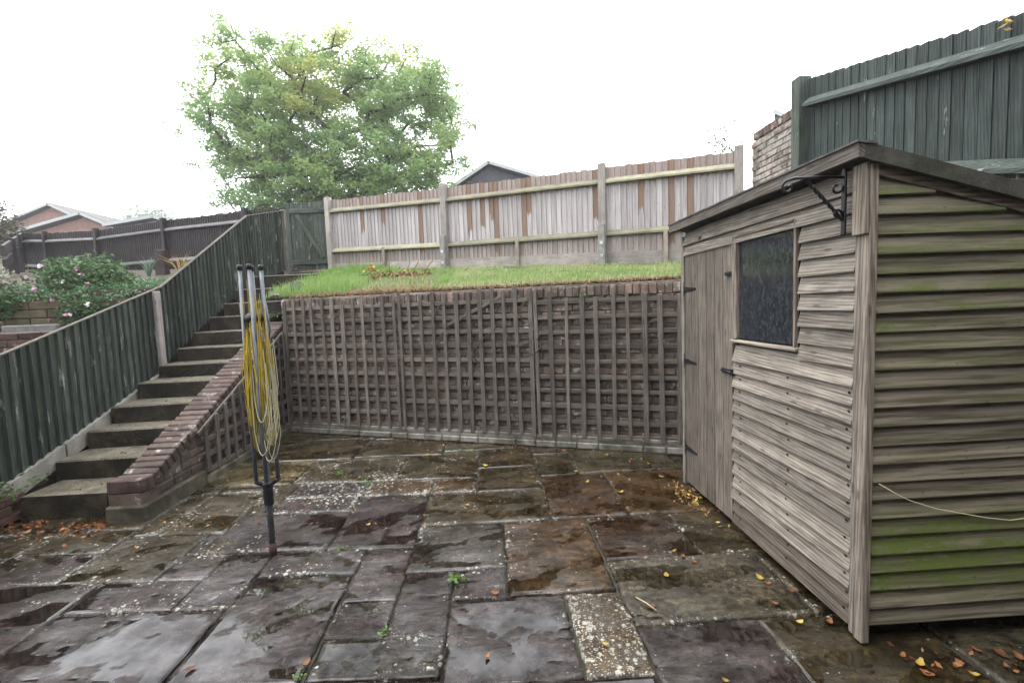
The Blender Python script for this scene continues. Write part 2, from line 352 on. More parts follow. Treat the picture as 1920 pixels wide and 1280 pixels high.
def leaves_mesh(C, size, wid=.45, up=.3, tint=None, droop=None, fold=.0):
    """C: (n,3) centres -> diamond leaves as one mesh with a 'tint' attribute"""
    n = len(C); C = np.asarray(C, float)
    size = np.broadcast_to(size, n)
    d = rng.normal(size=(n,3)); d[:,2] = d[:,2]*.6+up
    if droop is not None: d = d+droop
    d /= np.linalg.norm(d, axis=1)[:,None]
    a = rng.normal(size=(n,3)); s = np.cross(d, a); s /= np.linalg.norm(s, axis=1)[:,None]+1e-9
    nn = np.cross(d, s)
    L = size[:,None]; W = L*wid*.5
    v = np.stack([C-d*L*.5, C+s*W+nn*L*fold, C+d*L*.5, C-s*W+nn*L*fold], 1).reshape(-1,3)
    me = bpy.data.meshes.new('leaves'); me.vertices.add(4*n); me.vertices.foreach_set('co', v.ravel())
    me.loops.add(4*n); me.loops.foreach_set('vertex_index', np.arange(4*n, dtype=np.int32))
    me.polygons.add(n); me.polygons.foreach_set('loop_start', np.arange(0, 4*n, 4, dtype=np.int32))
    me.update(calc_edges=True)
    t = rng.random(n) if tint is None else np.clip(np.asarray(tint), 0, 1)
    at = me.attributes.new('tint', 'FLOAT', 'POINT'); at.data.foreach_set('value', np.repeat(t, 4).astype(np.float32))
    return me
def blades_mesh(B, h, wdt, lean=.35, tint=None, dirv=None):
    n = len(B); B = np.asarray(B, float); h = np.broadcast_to(h, n)[:,None]
    ang = rng.random(n)*2*math.pi; ln = np.stack([np.cos(ang), np.sin(ang), np.zeros(n)], 1)*(rng.random(n)[:,None]*lean)*h
    if dirv is not None: ln = dirv*h
    s = np.stack([-np.sin(ang+.7), np.cos(ang+.7), np.zeros(n)], 1)*wdt/2
    m = B+ln*.35+np.array([0,0,1])*h*.6; t = B+ln+np.array([0,0,1])*h*(1-.12*np.linalg.norm(ln/h, axis=1)[:,None])
    v = np.stack([B-s, B+s, m+s*.8, m-s*.8, t], 1).reshape(-1,3)
    F = []; 
    i = np.arange(n)*5
    me = bpy.data.meshes.new('blades'); me.vertices.add(5*n); me.vertices.foreach_set('co', v.ravel())
    loops = np.stack([i,i+1,i+2,i+3,i+3,i+2,i+4],1).ravel().astype(np.int32)
    me.loops.add(7*n); me.loops.foreach_set('vertex_index', loops)
    me.polygons.add(2*n); ls = np.stack([np.arange(n)*7, np.arange(n)*7+4],1).ravel().astype(np.int32)
    me.polygons.foreach_set('loop_start', ls); me.update(calc_edges=True)
    tt = rng.random(n) if tint is None else np.clip(tint,0,1)
    at = me.attributes.new('tint','FLOAT','POINT'); at.data.foreach_set('value', np.repeat(tt,5).astype(np.float32))
    return me
def lerp_pts(P, x):
    for (a, b), (c, d) in zip(P, P[1:]):
        if x <= c or (c, d) == P[-1]: return b+(d-b)*(x-a)/(c-a)
def fbm(x, y, z=0, o=4): return noise.fractal(Vector((x,y,z)), .9, 2.1, o)

# ================================================================== terrain
WA = Vector((-2.70, 6.256)); WD = Vector((.9354,-.3537)); WN = Vector((.3537,.9354))      # retaining wall face
def wall_s(x, y): return (Vector((x,y))-WA).dot(WN)
def fence_y(x): return 9.6-.5*(x+3.1)
def bank_z(x, y):
    s = wall_s(x, y); t = max(0, (fence_y(x)-y)*.894); q = s/(s+t+1e-6) if s > 0 else 0
    zf = 2.36-.055*(x+3.1)
    return 1.74+(zf-1.74)*min(1, max(0,q))
def nb_z(x, y):      # neighbour's terraces to the left
    if y < 4.9: return .85
    if y < 6.45: return 1.40
    return min(3.2, 1.95+max(0, y-6.6)*.16)
def hill(x, y): return 2.45+.10*min(60, max(0, y-9))+.02*max(0, y-69)
def ground_z(x, y):
    if x < -3.95: base = nb_z(x, y) if y < 11 else max(nb_z(x, y)-.1, hill(x, y)-.2) 
    elif x > 2.98: base = 1.85 if y < 6 else hill(x, y)
    else: base = -.06
    if -3.95 <= x <= 2.98:
        if y > fence_y(x)+.1: base = hill(x, y)-.15
        elif wall_s(x, y) > .42 and x > -3.0: base = bank_z(x, y)-.3
        elif y > 7.9: base = 1.9
    return base
gx = sorted(set([-400,-200,-120,-80,-60,-45,-35,-28,-22,-18,-15]+[round(-13.5+.25*i,2) for i in range(86)]+[-3.99,-3.93,2.96,3.02,8.5,10,13,18,25,35,50,80,150,400]))
gy = sorted(set([-300,-100,-40,-20,-10,-6]+[round(-4+.25*i,2) for i in range(81)]+[4.89,4.91,6.44,6.46,17,19,22,26,32,40,55,80,130,250,500]))
V = [(x,y,ground_z(x,y)) for y in gy for x in gx]; nx = len(gx)
F = [(j*nx+i, j*nx+i+1, (j+1)*nx+i+1, (j+1)*nx+i) for j in range(len(gy)-1) for i in range(nx-1)]
tag(obj('ground', mesh_from(V, F), 'soil'), kind='structure')
# grass bank above the retaining wall
V = []; F = []; nu, nv = 90, 40
for j in range(nv+1):
    for i in range(nu+1):
        u = i/nu; v = j/nv
        pw = Vector((-2.98+u*(2.96+2.98), 0)); pw.y = WA.y+(pw.x-WA.x)*(WD.y/WD.x)+.10
        pf = Vector((-3.02+u*(3.62+3.02), 0)); pf.y = fence_y(pf.x)+.15
        p = pw.lerp(pf, v); z = bank_z(p.x, p.y)+.035*fbm(p.x*1.7, p.y*1.7)*min(1, v*6)+.01
        V.append((p.x, p.y, z))
F = [(j*(nu+1)+i, j*(nu+1)+i+1, (j+1)*(nu+1)+i+1, (j+1)*(nu+1)+i) for j in range(nv) for i in range(nu)]
MAT['turf'] = mineral('thin mossy turf', (.05,.048,.025), (.11,.115,.05), 7, moss=(.09,.14,.035), moss_t=.48, grit=.8)
tag(obj('bank', mesh_from(V, F, True), 'turf'), kind='structure')

# ================================================================== patio
patio = bpy.data.objects.new('patio', mesh_from([(-4,-2,-.02),(3,-2,-.02),(3,6.6,-.02),(-4,6.6,-.02)], [(0,1,2,3)])); COL.objects.link(patio)
patio.data.materials.append(MAT['joint']); tag(patio, kind='structure')
GX = lambda i: .037+.299*i
GY = lambda j: 1.815+.29*j
PURPLE, GREY, BROWN, OCHRE, OLIVE, DARK, RUST = (.045,.032,.029), (.045,.036,.028), (.066,.036,.014), (.085,.055,.027), (.048,.034,.015), (.034,.021,.018), (.056,.029,.013)
def make_slab(i0, i1, j0, j1, col, lich=.2, pud=0., seed=None, amp=1.0):
    seed = seed if seed is not None else random.random()*100
    if lich < .5: pud = min(.62, pud+.20)
    if pud > .5: amp = 1.7
    jx = lambda: random.uniform(-.006,.006)
    sk = lambda x: .05*max(0, -x-.3)
    x0, x1, y0, y1 = GX(i0)+.005+jx(), GX(i1)-.005+jx(), GY(j0)+.005+jx(), GY(j1)-.005+jx()
    cx, cy = (x0+x1)/2, (y0+y1)/2
    near = y1 < 3.4
    res = .016 if near else .03
    nx, ny = max(4, int((x1-x0)/res)), max(4, int((y1-y0)/res))
    th = random.uniform(-.5,.5); c, s = math.cos(th), math.sin(th)
    H = np.zeros((ny+1, nx+1)); XY = np.zeros((ny+1, nx+1, 2)); ED = np.zeros((ny+1, nx+1))
    for j in range(ny+1):
        for i in range(nx+1):
            ee = lambda k, m, l: 0 if k == 0 else l if k == m else min(l-.006, max(.006, l*k/m))
            x = x0+ee(i, nx, x1-x0); y = y0+ee(j, ny, y1-y0)
            e = min(x-x0, x1-x, y-y0, y1-y)
            wob = .007*noise.noise(Vector((x*14, y*14, seed))) if e < 1e-6 else 0
            XY[j,i] = (x-cx+wob*(1 if i in (0,nx) else 0), y-cy+wob*(1 if j in (0,ny) else 0))
            a, b = c*x+s*y, -s*x+c*y
            n1 = fbm(a*1.5+seed, b*4.8, seed*.3, 6)
            t = n1*3.2+.5*(a*.4+b*.8); fl = math.floor(t); fr = t-fl; fr = 0 if fr < .72 else ((fr-.72)/.28)**2*(3-2*(fr-.72)/.28)
            h = .0034*(fl+fr)+.0022*fbm(x*9, y*9, seed, 4)
            H[j,i] = h*amp; ED[j,i] = max(0, 1-e/.085)
    H -= H.mean(); H = np.clip(H, -.014, .014)
    wet = np.zeros_like(H)
    if pud:
        lev = np.quantile(H, pud); wet = np.clip((lev-H)/.0012+.45, 0, 1); H = np.maximum(H, lev)
    edge_in = ED > .999
    H[edge_in] -= .006
    dz = random.uniform(-.003,.003)
    tilt = (random.uniform(-.004,.004), random.uniform(-.004,.004))
    V = []; N = (nx+1)*(ny+1)
    for j in range(ny+1):
        for i in range(nx+1):
            V.append((XY[j,i,0], XY[j,i,1]+sk(cx+XY[j,i,0]), H[j,i]+dz+tilt[0]*XY[j,i,0]+tilt[1]*XY[j,i,1]))
    F = [(j*(nx+1)+i, j*(nx+1)+i+1, (j+1)*(nx+1)+i+1, (j+1)*(nx+1)+i) for j in range(ny) for i in range(nx)]
    ring = [i for i in range(nx+1)]+[j*(nx+1)+nx for j in range(1,ny+1)]+[ny*(nx+1)+i for i in range(nx-1,-1,-1)]+[j*(nx+1) for j in range(ny-1,0,-1)]
    for k in ring: V.append((V[k][0], V[k][1], -.035))
    n = len(ring)
    F += [(ring[(k+1)%n], ring[k], N+k, N+(k+1)%n) for k in range(n)]
    me = mesh_from(V, F, True)
    for nm, A in (('wet', wet), ('edge', ED)):
        at = me.attributes.new(nm, 'FLOAT', 'POINT'); at.data.foreach_set('value', np.concatenate([A.ravel(), np.zeros(n)]).astype(np.float32))
    v = random.uniform(.88,1.12)
    obj('paving_slab', me, 'slab', patio, (cx,cy,0), color=(*[q*v for q in col], lich))
SL = [(-8,-5,-.9,2,PURPLE,.0,.72,11),(-5,-3,0.2,3,PURPLE,.0,.55,22),(-3,-2,2.1,4,PURPLE,.1,0),(-3,-2,1.1,2.1,PURPLE,.1,0),(-2,-1,1.05,3,PURPLE,.1,0),(-2,0,3,5,GREY,.25,.1),
 (-1,0,2,3,PURPLE,.2,0),(0,2,2,5,BROWN,.25,0),(-1,1,0,2,PURPLE,.1,.5,33),(-3,-1,0.2,1.1,GREY,.35,.35,44),(1,2,0,2,OCHRE,.75,0),(2,5,1,3,(.085,.068,.042),.22,.1),
 (2,4,3,5,RUST,.22,.12),(4,5.9,3,5,OLIVE,.2,0),(2,4,-1,1,PURPLE,.15,.3,55),(4,6.4,-1,1,OLIVE,.08,.1),(5,6.4,1,3,OLIVE,.1,0),
 (1.2,3.1,5,8,RUST,.12,.2),(3.1,5.6,5,8,BROWN,.08,.25),(-2,1.2,5,7,OLIVE,.3,.1),(-5,-3,3,4,PURPLE,.28,0),(-3.9,-2,4,7,DARK,.22,.15),(-6.7,-3.9,4,6,DARK,.22,0),
 (-6.1,-3.9,6,7,DARK,.62,0),(-3.9,-2,7,8.2,BROWN,.62,0),(-6.1,-3.9,7,8.2,DARK,.75,0),(-6,-5,2,4,PURPLE,.28,.1),(-7,-6,3,4,PURPLE,.32,0),(-8,-6,2,3,DARK,.28,.1),(-9,-7,3,5,OLIVE,.34,0),(-8.3,-6.7,5,7.6,OLIVE,.3,0),(-6.7,-6.1,4,8.2,OLIVE,.4,0),(-7,-6.7,4,5,GREY,.5,0),
 (-11,-9,3,4.2,DARK,.3,0),(-11,-9,4.2,5.4,OLIVE,.4,0),(-10.5,-8,0.5,3,DARK,.22,.2),(-10.5,-8,-1.5,.5,PURPLE,.1,.4),(-12.6,-11,3,5.4,OLIVE,.4,0),(-12.6,-10.5,.5,3,DARK,.2,0),(-9,-8.3,5,7.6,OLIVE,.4,0),(-11,-9,5.4,7.6,OLIVE,.2,0),(-12.6,-11,5.4,7.6,OLIVE,.2,0),
 (-.7,1.2,7,9,OLIVE,.1,.2),(-3.2,-.7,7+1.2,10.7,OLIVE,.35,.1),(-2,-.7,7,8.2,BROWN,.45,0),(1.2,2.4,8,10,OLIVE,.05,.2),(2.4,5.6,8,10.2,(.07,.055,.03),.05,.3),(-.7,1.2,9,11,OLIVE,.05,.25),(-6.4,-3.2,8.2,10.5,OLIVE,.5,.1),(-9.2,-6.4,8.2,10.5,(.11,.085,.04),.25,.2),(-9.2,-8.3,7.6,8.2,OLIVE,.3,0),(-8.3,-6.7,7.6,8.2,OLIVE,.3,0),
 (-9.2,-5.2,10.5,13.2,OLIVE,.1,.25),(-5.2,-2,10.7,13,OLIVE,.12,.2),(-2,.6,11,12.6,(.07,.06,.03),.05,.2),(.6,3.5,10.2,12.2,(.075,.055,.035),.05,.2),(3.5,5.6,10.2,12,OLIVE,.05,.2),(-9.2,-5,13.2,15.4,OLIVE,.1,.2),(-5,-2,13,15,OLIVE,.1,.2),(5.6,9.4,5,8,OLIVE,.05,0),(5.6,9.4,8,11,OLIVE,.05,0),(5.9,9.4,3,5,OLIVE,.05,0),(6.4,9.4,1,3,OLIVE,.05,0),(6.4,9.4,-1,1,(.06,.05,.03),.05,.2),
 (-5,-3,-2.5,.2,PURPLE,.05,.4),(-3,-1,-2,.2,PURPLE,.1,.3),(-1,2,-2.2,0,PURPLE,.1,.4),(2,4.5,-3.2,-1,PURPLE,.1,.3),(4.5,7,-3.2,-1,OLIVE,.1,.2),(7,9.4,-3.2,-1,OLIVE,.1,.2),(-8,-5,-3.5,-.9,PURPLE,.05,.4)]
for a in SL: make_slab(*a)

# ================================================================== brick building helpers
def brick_meshes(l, d, h, n=6, jit=.004, b=.006): return [hull(cpts(l,d,h,b,jit), 'brick') for _ in range(n)]
BR = brick_meshes(.213,.10,.064); HEAD = brick_meshes(.066,.12,.105, jit=.006); COPE = brick_meshes(.07,.26,.105, b=.009)
HALF = brick_meshes(.10,.10,.064)
def join_meshes(items, mat):
    bm = bmesh.new()
    for me, M in items:
        t = bmesh.new(); t.from_mesh(me); t.transform(M)
        tmp = bpy.data.meshes.new('t'); t.to_mesh(tmp); t.free(); bm.from_mesh(tmp); bpy.data.meshes.remove(tmp)
    me = bpy.data.meshes.new('bricks'); bm.to_mesh(me); bm.free(); return me
WALL_RZ = math.atan2(WD.y, WD.x)
def retaining_wall():
    w_ = thing('retaining_wall', (WA.x, WA.y, 0), WALL_RZ, 'old brown brick retaining wall behind the long trellis, holding up the grass bank', 'wall')
    L = 6.04
    box('mortar_core', 'mortar', w_, -.0, L, .014, .24, -.03, 1.735, .01)
    bricks = []
    z = .155; c = 0
    while z < 1.63:
        x = -.02+(c%2)*.112
        if c%2: bricks.append(('h', .05, z))
        while x < L-.1:
            bricks.append(('s', x+.113, z)); x += .226
        z += .0745; c += 1
    zt = z-.0745/2+.055
    x = .04
    while x < L-.02: bricks.append(('v', x, zt)); x += .0765
    bricks.sort(key=lambda q: (0 if q[0] == 'v' else 1, abs(q[1]-3.4)-q[2]*.35))
    # those beyond the shed are hidden; keep the 290 largest in view as single bricks
    vis = [q for q in bricks if q[1] < 4.75]; vis.sort(key=lambda q: -(q[1]*.4+q[2]*.25+(1 if q[0] == 'v' else 0)))
    single = set(id(q) for q in vis[:290])
    rest = []
    for q in bricks:
        me = random.choice({'s': BR, 'v': HEAD, 'h': HALF}[q[0]])
        rx = random.uniform(-.012,.012); ry = random.uniform(-.008,.008); yy = .053+random.uniform(-.007,.007)
        if id(q) in single:
            v = random.uniform(1.0,1.6); r_ = 1.06 if q[0] == 'v' else 1
            obj('brick', me, 'brick', w_, (q[1], yy, q[2]), (rx*1.5, ry, random.uniform(-.015,.015)), (v*r_, v, v))
        else: rest.append((me, Matrix.Translation((q[1], yy, q[2])) @ Matrix.Rotation(rx, 4, 'X')))
    o = obj('bricks', join_meshes(rest, None), 'brick', w_, color=(1.3,1.3,1.3)); o['kind'] = 'stuff'
    # pale plinth of two courses at the foot
    for zc, yo in ((.035, -.06), (.105, -.045)):
        x = -.05+random.random()*.1
        while x < L-.2:
            l = random.choice((.215,.215,.44)); me = cbox(l, .10, .066, .009)
            v = random.uniform(.8,1.2); obj('plinth_block', me, 'plinth', w_, (x+l/2, yo+.055, zc), (random.uniform(-.02,.02),0,0), (v,v,v)); x += l+.012
    box('plinth_bed', 'mortar', w_, -.02, L, -.04, .02, -.03, .128, .01)
retaining_wall()

def trellis_panel(root, x0, x1, z0, z1, nv, nh, y=-.034, seed=0, ragged=.06, top=None, maxz=None):
    random.seed(seed)
    for k in range(nh):
        z = z0+.02+(z1-z0-.16)*k/(nh-1)
        xx1 = x1; xx0 = x0
        if maxz: xx0 = max(x0, maxz(z+.03))
        if xx1-xx0 < .1: continue
        v = random.uniform(.65,1.15)
        obj('horizontal_slat', hull(cpts(xx1-xx0, .016, .046, .003, .004)), 'trellis_x', root, ((xx0+xx1)/2, y+.010, z+random.uniform(-.006,.006)), (random.uniform(-.1,.1), random.uniform(-.006,.006), 0), (v,v*.98,v*.95))
    for k in range(nv):
        x = x0+.02+(x1-x0-.04)*k/(nv-1)
        zt = z1+random.uniform(-ragged, .01); zb = z0+random.uniform(-.01,.012)
        if top: zt = min(zt, top(x))
        if zt-zb < .1: continue
        v = random.uniform(.72,1.45); wd = random.uniform(.034,.048)
        ln = random.uniform(-.02,.02)
        me = hull([(sx*wd/2+(ln if tz else 0)+random.uniform(-.002,.002), sy*.007, (zt if tz else zb)+sx*random.uniform(-.01,.01)*tz) for sx in (-1,1) for sy in (-1,1) for tz in (0,1)])
        obj('vertical_slat', me, 'trellis_z', root, (x, y-.006, 0), (random.uniform(-.006,.006),random.uniform(-.008,.008),random.uniform(-.08,.08)), (v,v,v))
TL = 'weathered grey timber trellis panel on the retaining wall, '
for k, (a, b, nv, rg, txt) in enumerate([(.06,1.72,12,.05,'leftmost of three, next to the steps'),(1.745,3.39,12,.03,'middle of three'),(3.415,5.05,11,.12,'rightmost, broken slat tops')]):
    t = thing('trellis', (WA.x, WA.y, 0), WALL_RZ, TL+txt, 'trellis', 'trellis panels on the retaining wall')
    trellis_panel(t, a, b,   .115, 1.735 if k < 2 else 1.70, nv, 10, seed=31+k, ragged=rg)
    if k == 1:
        obj('loose_slat', cbox(.75,.014,.035,.003), 'trellis_x', t, (2.72,-.03,1.5), (0,-.42,0))
cw = thing('dead_climber', (WA.x, WA.y, 0), WALL_RZ, 'bare dead climber stems tangled over the top of the middle trellis', 'plant')
for k in range(9):
    x = random.uniform(1.3,3.3); P = [(x, -.045, random.uniform(.9,1.4))]
    for t in range(6): P.append((P[-1][0]+random.uniform(-.05,.11), -.05+random.uniform(-.02,.012), P[-1][2]+random.uniform(-.02,.10)))
    tube('stem', 'bark', cw, P, [.006,.006,.005,.005,.004,.003,.002], 5)
random.seed(99)

# ================================================================== steps, side wall
NOSE = [3.76,4.14,4.48,4.78,5.15,5.50,5.85,6.20,6.55,6.92,7.25,7.75,9.25]
RISE = [.19,.365,.53,.70,.872,1.02,1.18,1.355,1.545,1.735,1.94,2.17,2.34]
st = thing('garden_steps', (-3.4,3.76,0), 0, 'dark mossy concrete steps climbing between the green fence and the sloping brick wall', 'steps')
for k in range(13):
    y0 = NOSE[k]; y1 = (NOSE[k+1] if k < 12 else 9.9)+.06; z1 = RISE[k]; z0 = (RISE[k-1]-.05 if k else -.03)
    xl = -3.80 if k else -3.74; xr = -2.975 if k < 9 else (-2.84 if k < 11 else -2.7)
    if k == 0:
        P = [(xl,y0,z) for z in (z0,z1)]+[(-3.09,y0,z) for z in (z0,z1)]+[(-2.98,y0+.24,z) for z in (z0,z1)]+[(-2.98,y1,z) for z in (z0,z1)]+[(xl,y1,z) for z in (z0,z1)]
        me = hull([(p[0]+3.4, p[1]-3.76+(.008 if p[2] == z1 and p[1] == y0 else 0), p[2]) for p in P])
    else:
        a = random.uniform(-.012,.012)
        me = hull([(p[0]+(xl+xr)/2+3.4, p[1]+(y0+y1)/2-3.76+a*p[0], p[2]+(z0+z1)/2+(.012*p[0] if p[2] > 0 else 0)+(0 if p[2] > 0 or p[1] > 0 else 0)) for p in cpts(xr-xl, y1-y0, z1-z0, .014, .004)])
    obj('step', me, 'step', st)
box('step_core', 'step', st, -.38, .40, .5, 6.0, -.03, .12, .01)

def coping_z(y): return .335+.432*(y-3.77)
sw = thing('stair_side_wall', (-2.72,3.78,0), R(90), 'low sloping brick wall with brick-on-edge coping along the right side of the steps', 'wall')
# local x = along +Y, local -y = towards the patio
core = []
for yy in (.012,.24):
    core += [(.02,yy,-.02),(2.60,yy,-.02),(.02,yy,coping_z(3.80)-.115),(2.60,yy,coping_z(6.38)-.115)]
obj('mortar_core', hull(core), 'mortar', sw)
z = .175; c = 0
while z < 1.4:
    x = .005+(c%2)*.113
    while x < 2.5:
        if coping_z(3.78+x) - .10 > z+.033:
            v = random.uniform(.75,1.2); obj('brick', random.choice(BR), 'brick', sw, (x+.11, .052+random.uniform(-.004,.004), z), (random.uniform(-.02,.02),0,0), (v,v*.95,v*.95))
        elif coping_z(3.78+x+.11)-.10 > z+.033:
            obj('brick', random.choice(HALF), 'brick', sw, (x+.16, .052, z), (0,0,0), (.9,.9,.9))
        x += .226
    z += .0745; c += 1
sl = math.atan(.432); n = 36
for k in range(n):
    y = 3.80+2.52*k/(n-1); v = random.uniform(.8,1.2)
    obj('coping_brick', random.choice(COPE), 'brick_red', sw, (y-3.78+.03, .12, coping_z(y)-.055+random.uniform(-.003,.003)), (random.uniform(-.01,.01), -sl, random.uniform(-.012,.012)), (v,v*.97,v))
for k in range(3):
    obj('coping_brick', random.choice(COPE), 'brick_red', sw, (-.10+.078*k-.02, .12, .275), (0,0,0), (.9,.85,.9))
for zc in (.175,.215): pass
box('pier', 'brick', sw, -.15, .05, .0, .25, .1, .225, .01)
box('plinth', 'plinth', sw, -.17, .62, -.03, .27, -.03, .13, .015, color=(.42,.39,.32))
box('plinth', 'plinth', sw, .63, 2.48, -.055, .05, -.03, .085, .02, color=(.6,.57,.48))
ts = thing('trellis', (-2.72,3.78,0), R(90), 'grey timber trellis fixed to the sloping brick wall beside the steps', 'trellis')
trellis_panel(ts, .62, 2.42, .10, 1.42, 12, 9, y=-.045, seed=77, ragged=.0, top=lambda x: coping_z(3.78+x)-.07, maxz=lambda z: (z-.335+.11)/.432)
obj('capping_slat', cbox(2.05,.02,.028,.003), 'trellis_x', ts, (1.48,-.03,coping_z(3.78+1.48)-.085), (0,-sl,0))
random.seed(5)

# low brick edging and bed at the bottom left
ed = thing('brick_edging', (-3.80,3.74,0), R(90), 'low red brick edging of the weedy bed left of the bottom step', 'edging')
for c in range(3):
    x = -1.2+(c%2)*.11
    while x < -.02:
        obj('brick', random.choice(BR), 'brick_red', ed, (x+.10, .03, .035+.072*c), (0,0,random.uniform(-.02,.02)), (1.1,.8,.72)); x += .222
box('soil_fill', 'soil', ed, -1.25, .45, .09, .16, -.03, .18, .01)

# ================================================================== left green fence
FX = -3.87
TOP = [(2.0,.72),(3.86,1.30),(5.74,1.90),(7.96,3.15),(9.35,3.50)]
BOT = [(2.0,-.25),(3.8,.30),(5.25,.77),(5.62,.95),(6.5,1.42),(7.5,1.87),(9.2,2.36)]
gf = thing('green_fence', (FX,3.8,0), R(90), 'dark green stained board fence stepping up the hill left of the steps', 'fence')
y = 2.6; k = 0
while y < 9.2:
    wd = .088; t0, t1 = lerp_pts(TOP, y), lerp_pts(TOP, y+wd); b0, b1 = lerp_pts(BOT, y), lerp_pts(BOT, y+wd)
    b0 -= random.uniform(0,.015); j = random.uniform(-.006,.004)
    h = (t0+b0)/2
    P = [(0,-.026+j,b0-h),(0,.014,b0-h),(wd+.004,.004,b1-h),(wd+.004,.016,b1-h),(0,-.026+j,t0-h),(0,.014,t0-h),(wd+.004,.004,t1-h),(wd+.004,.016,t1-h)]
    v = random.uniform(.65,1.3)
    obj('board', hull(P), 'greenworn_z', gf, (y-3.8, 0, h), (0,0,random.uniform(-.01,.01)), (v,v,v)); y += wd; k += 1
def along(name, mat, root, y0, y1, f0, f1, thk, hgt, yo, color=None):
    me = hull([(y-3.8, yo+sy*thk/2, (f0 if y == y0 else f1)+sz*hgt/2) for y in (y0,y1) for sy in (-1,1) for sz in (-1,1)])
    return obj(name, me, mat, root, color=color)
for (a, fa), (b, fb) in zip(TOP[:-1], TOP[1:]): along('capping', 'trellis_x', gf, a+.01, b-.01, fa+.006, fb+.006, .04, .012, -.004, (.9,.95,.9))
along('gravel_board', 'gravelboard', gf, 3.2, 4.28, .03, .385, .05, .15, -.03); along('gravel_board', 'gravelboard', gf, 4.30, 5.56, .39, .83, .05, .15, -.028)
for yp, zt, zb, m in ((5.64,1.86,.85,'pale_z'),(9.33,3.52,2.1,'shed_z')):
    box('post', m, gf, yp-3.8-.045, yp-3.8+.045, -.06, .03, zb, zt, .006, color=(.8,.8,.82))

# ================================================================== gate
ga = thing('garden_gate', (-3.90,9.62,2.40), R(-1.5), 'narrow green ledged and braced timber gate at the top of the steps', 'gate')
for k in range(8):
    v = random.uniform(.8,1.3); box('board', 'greenworn_z', ga, .02+.097*k, .02+.097*k+.094, .0+.002*(k%2), .018+.002*(k%2), .0, 1.30+.004*k, .003, color=(v,v,v))
for z in (.10,1.10): box('ledge', 'green_x', ga, .02, .79, -.032, -.002, z, z+.09, .004, color=(2.0,1.9,1.8))
a = math.atan2(.85,.46)
obj('brace', cbox(.98,.03,.075,.004), 'green_x', ga, (.42,-.019,.645), (0,a,0), (2.4,2.3,1.9))
for x in (-.0,.745): box('stile', 'green_z', ga, x, x+.06, -.034, -.003, -.02, 1.30, .003, color=(1.3,1.3,1.3))
box('hinge', 'iron', ga, .62, .82, -.042, -.033, 1.13, 1.165, .002)
box('latch', 'iron', ga, .0, .14, -.045, -.035, .06, .09, .002)

# ================================================================== beige and brown back fence
FD = Vector((1,-.5)).normalized(); FRZ = math.atan2(FD.y, FD.x)
def on_fence(x): return Vector((x, fence_y(x)))
def back_fence(root, xs, tops, bases, rail_off, mats, brow=False, runs=(), pitch=.084, origin=None):
    o = on_fence(xs[0]); X = [(on_fence(x)-o).length for x in xs]
    for k, x in enumerate(X):
        pt = tops[k]+.05; m = mats['post']
        if mats.get('nopost') == k: continue
        box('post', m, root, x-.055, x+.055, -.075, .035, bases[k]-.25, pt, .006)
    for k in range(len(X)-1):
        a, b = X[k], X[k+1]; n = round((b-a)/pitch)
        f = lambda t, A: A[k]+(A[k+1]-A[k])*t
        for i in range(n):
            x0 = a+(b-a)*i/n; t = (i+.5)/n; zt = f(t, tops)+random.uniform(-.012,.012); zb = f(t, bases)+.14; h = (zt+zb)/2
            # thick edge overlaps the neighbour's thin edge
            wd = (b-a)/n+.014; sl_ = (tops[k+1]-tops[k])/(b-a)*wd
            P = [(0,.016,zb-h),(0,.026,zb-h),(wd,.002,zb-h),(wd,.024,zb-h),(0,.016,zt-h),(0,.026,zt-h),(wd,.002,zt+sl_-h),(wd,.024,zt+sl_-h)]
            col = None
            if mats['board'] == 'board_z':
                wet = random.uniform(.07,.15) if random.random() > .15 else random.uniform(.35,.9)
                col = (wet,1,1)
            else: v = random.uniform(.7,1.3); col = (v,v,v)
            obj('board', hull(P), mats['board'], root, (x0, 0, h), color=col)
        for off, nm in rail_off:
            za, zb = tops[k]-off, tops[k+1]-off
            me = hull([(x, yy, (za if x == a else zb)+zz) for x in (a+.05 if False else a, b) for yy, zz in ((.012,.045),(-.062,-.02),(-.062,-.045),(.012,-.045))])
            obj('rail', me, mats['rail'], root, color=mats.get('railcol'))
        if mats.get('gravel'):
            me = hull([(x, yy, (bases[k] if x < (a+b)/2 else bases[k+1])+zz) for x in (a+.05, b-.05) for yy in (-.012,.02) for zz in (-.04,.15)])
            obj('gravel_board', me, mats['gravel'], root)
            xm = (a+b)/2-.02; zm = (bases[k]+bases[k+1])/2
            box('stake', mats['post'], root, xm-.03, xm+.03, -.065, -.014, zm-.1, zm+.42, .004, color=(.8,.72,.66))
    return X
xs = [-3.07,-.70,1.78,3.44]; tops = [3.73,3.62,3.55,3.50]; bases = [2.34,2.24,2.15,2.06]
bf = thing('back_fence', (*on_fence(xs[0]),0), FRZ, 'pale bleached close-board fence with two green-edged rails along the top of the grass bank', 'fence')
X = back_fence(bf, xs, tops, bases, ((.20,'t'),(.97,'b')), dict(post='pale_z', board='board_z', rail='pale_x', gravel='pale_x', railcol=(.72,.75,.58)))
for k in (1,2):
    s_ = box('repair_spur', 'spur', bf, X[k]-.05, X[k]+.05, -.16, -.077, bases[k]-.2, bases[k]+.55, .008)
    for zz in (.08,.27): obj('bolt_plate', cbox(.05,.008,.05,.004), 'zinc', s_, (0,-.046,zz-.175))
xb = [-13.9,-12.72,-10.38,-7.76,-5.2,-4.0]
bw = thing('brown_fence', (*on_fence(xb[0]),0), FRZ, 'dark brown stained close-board fence at the back of the neighbouring garden', 'fence')
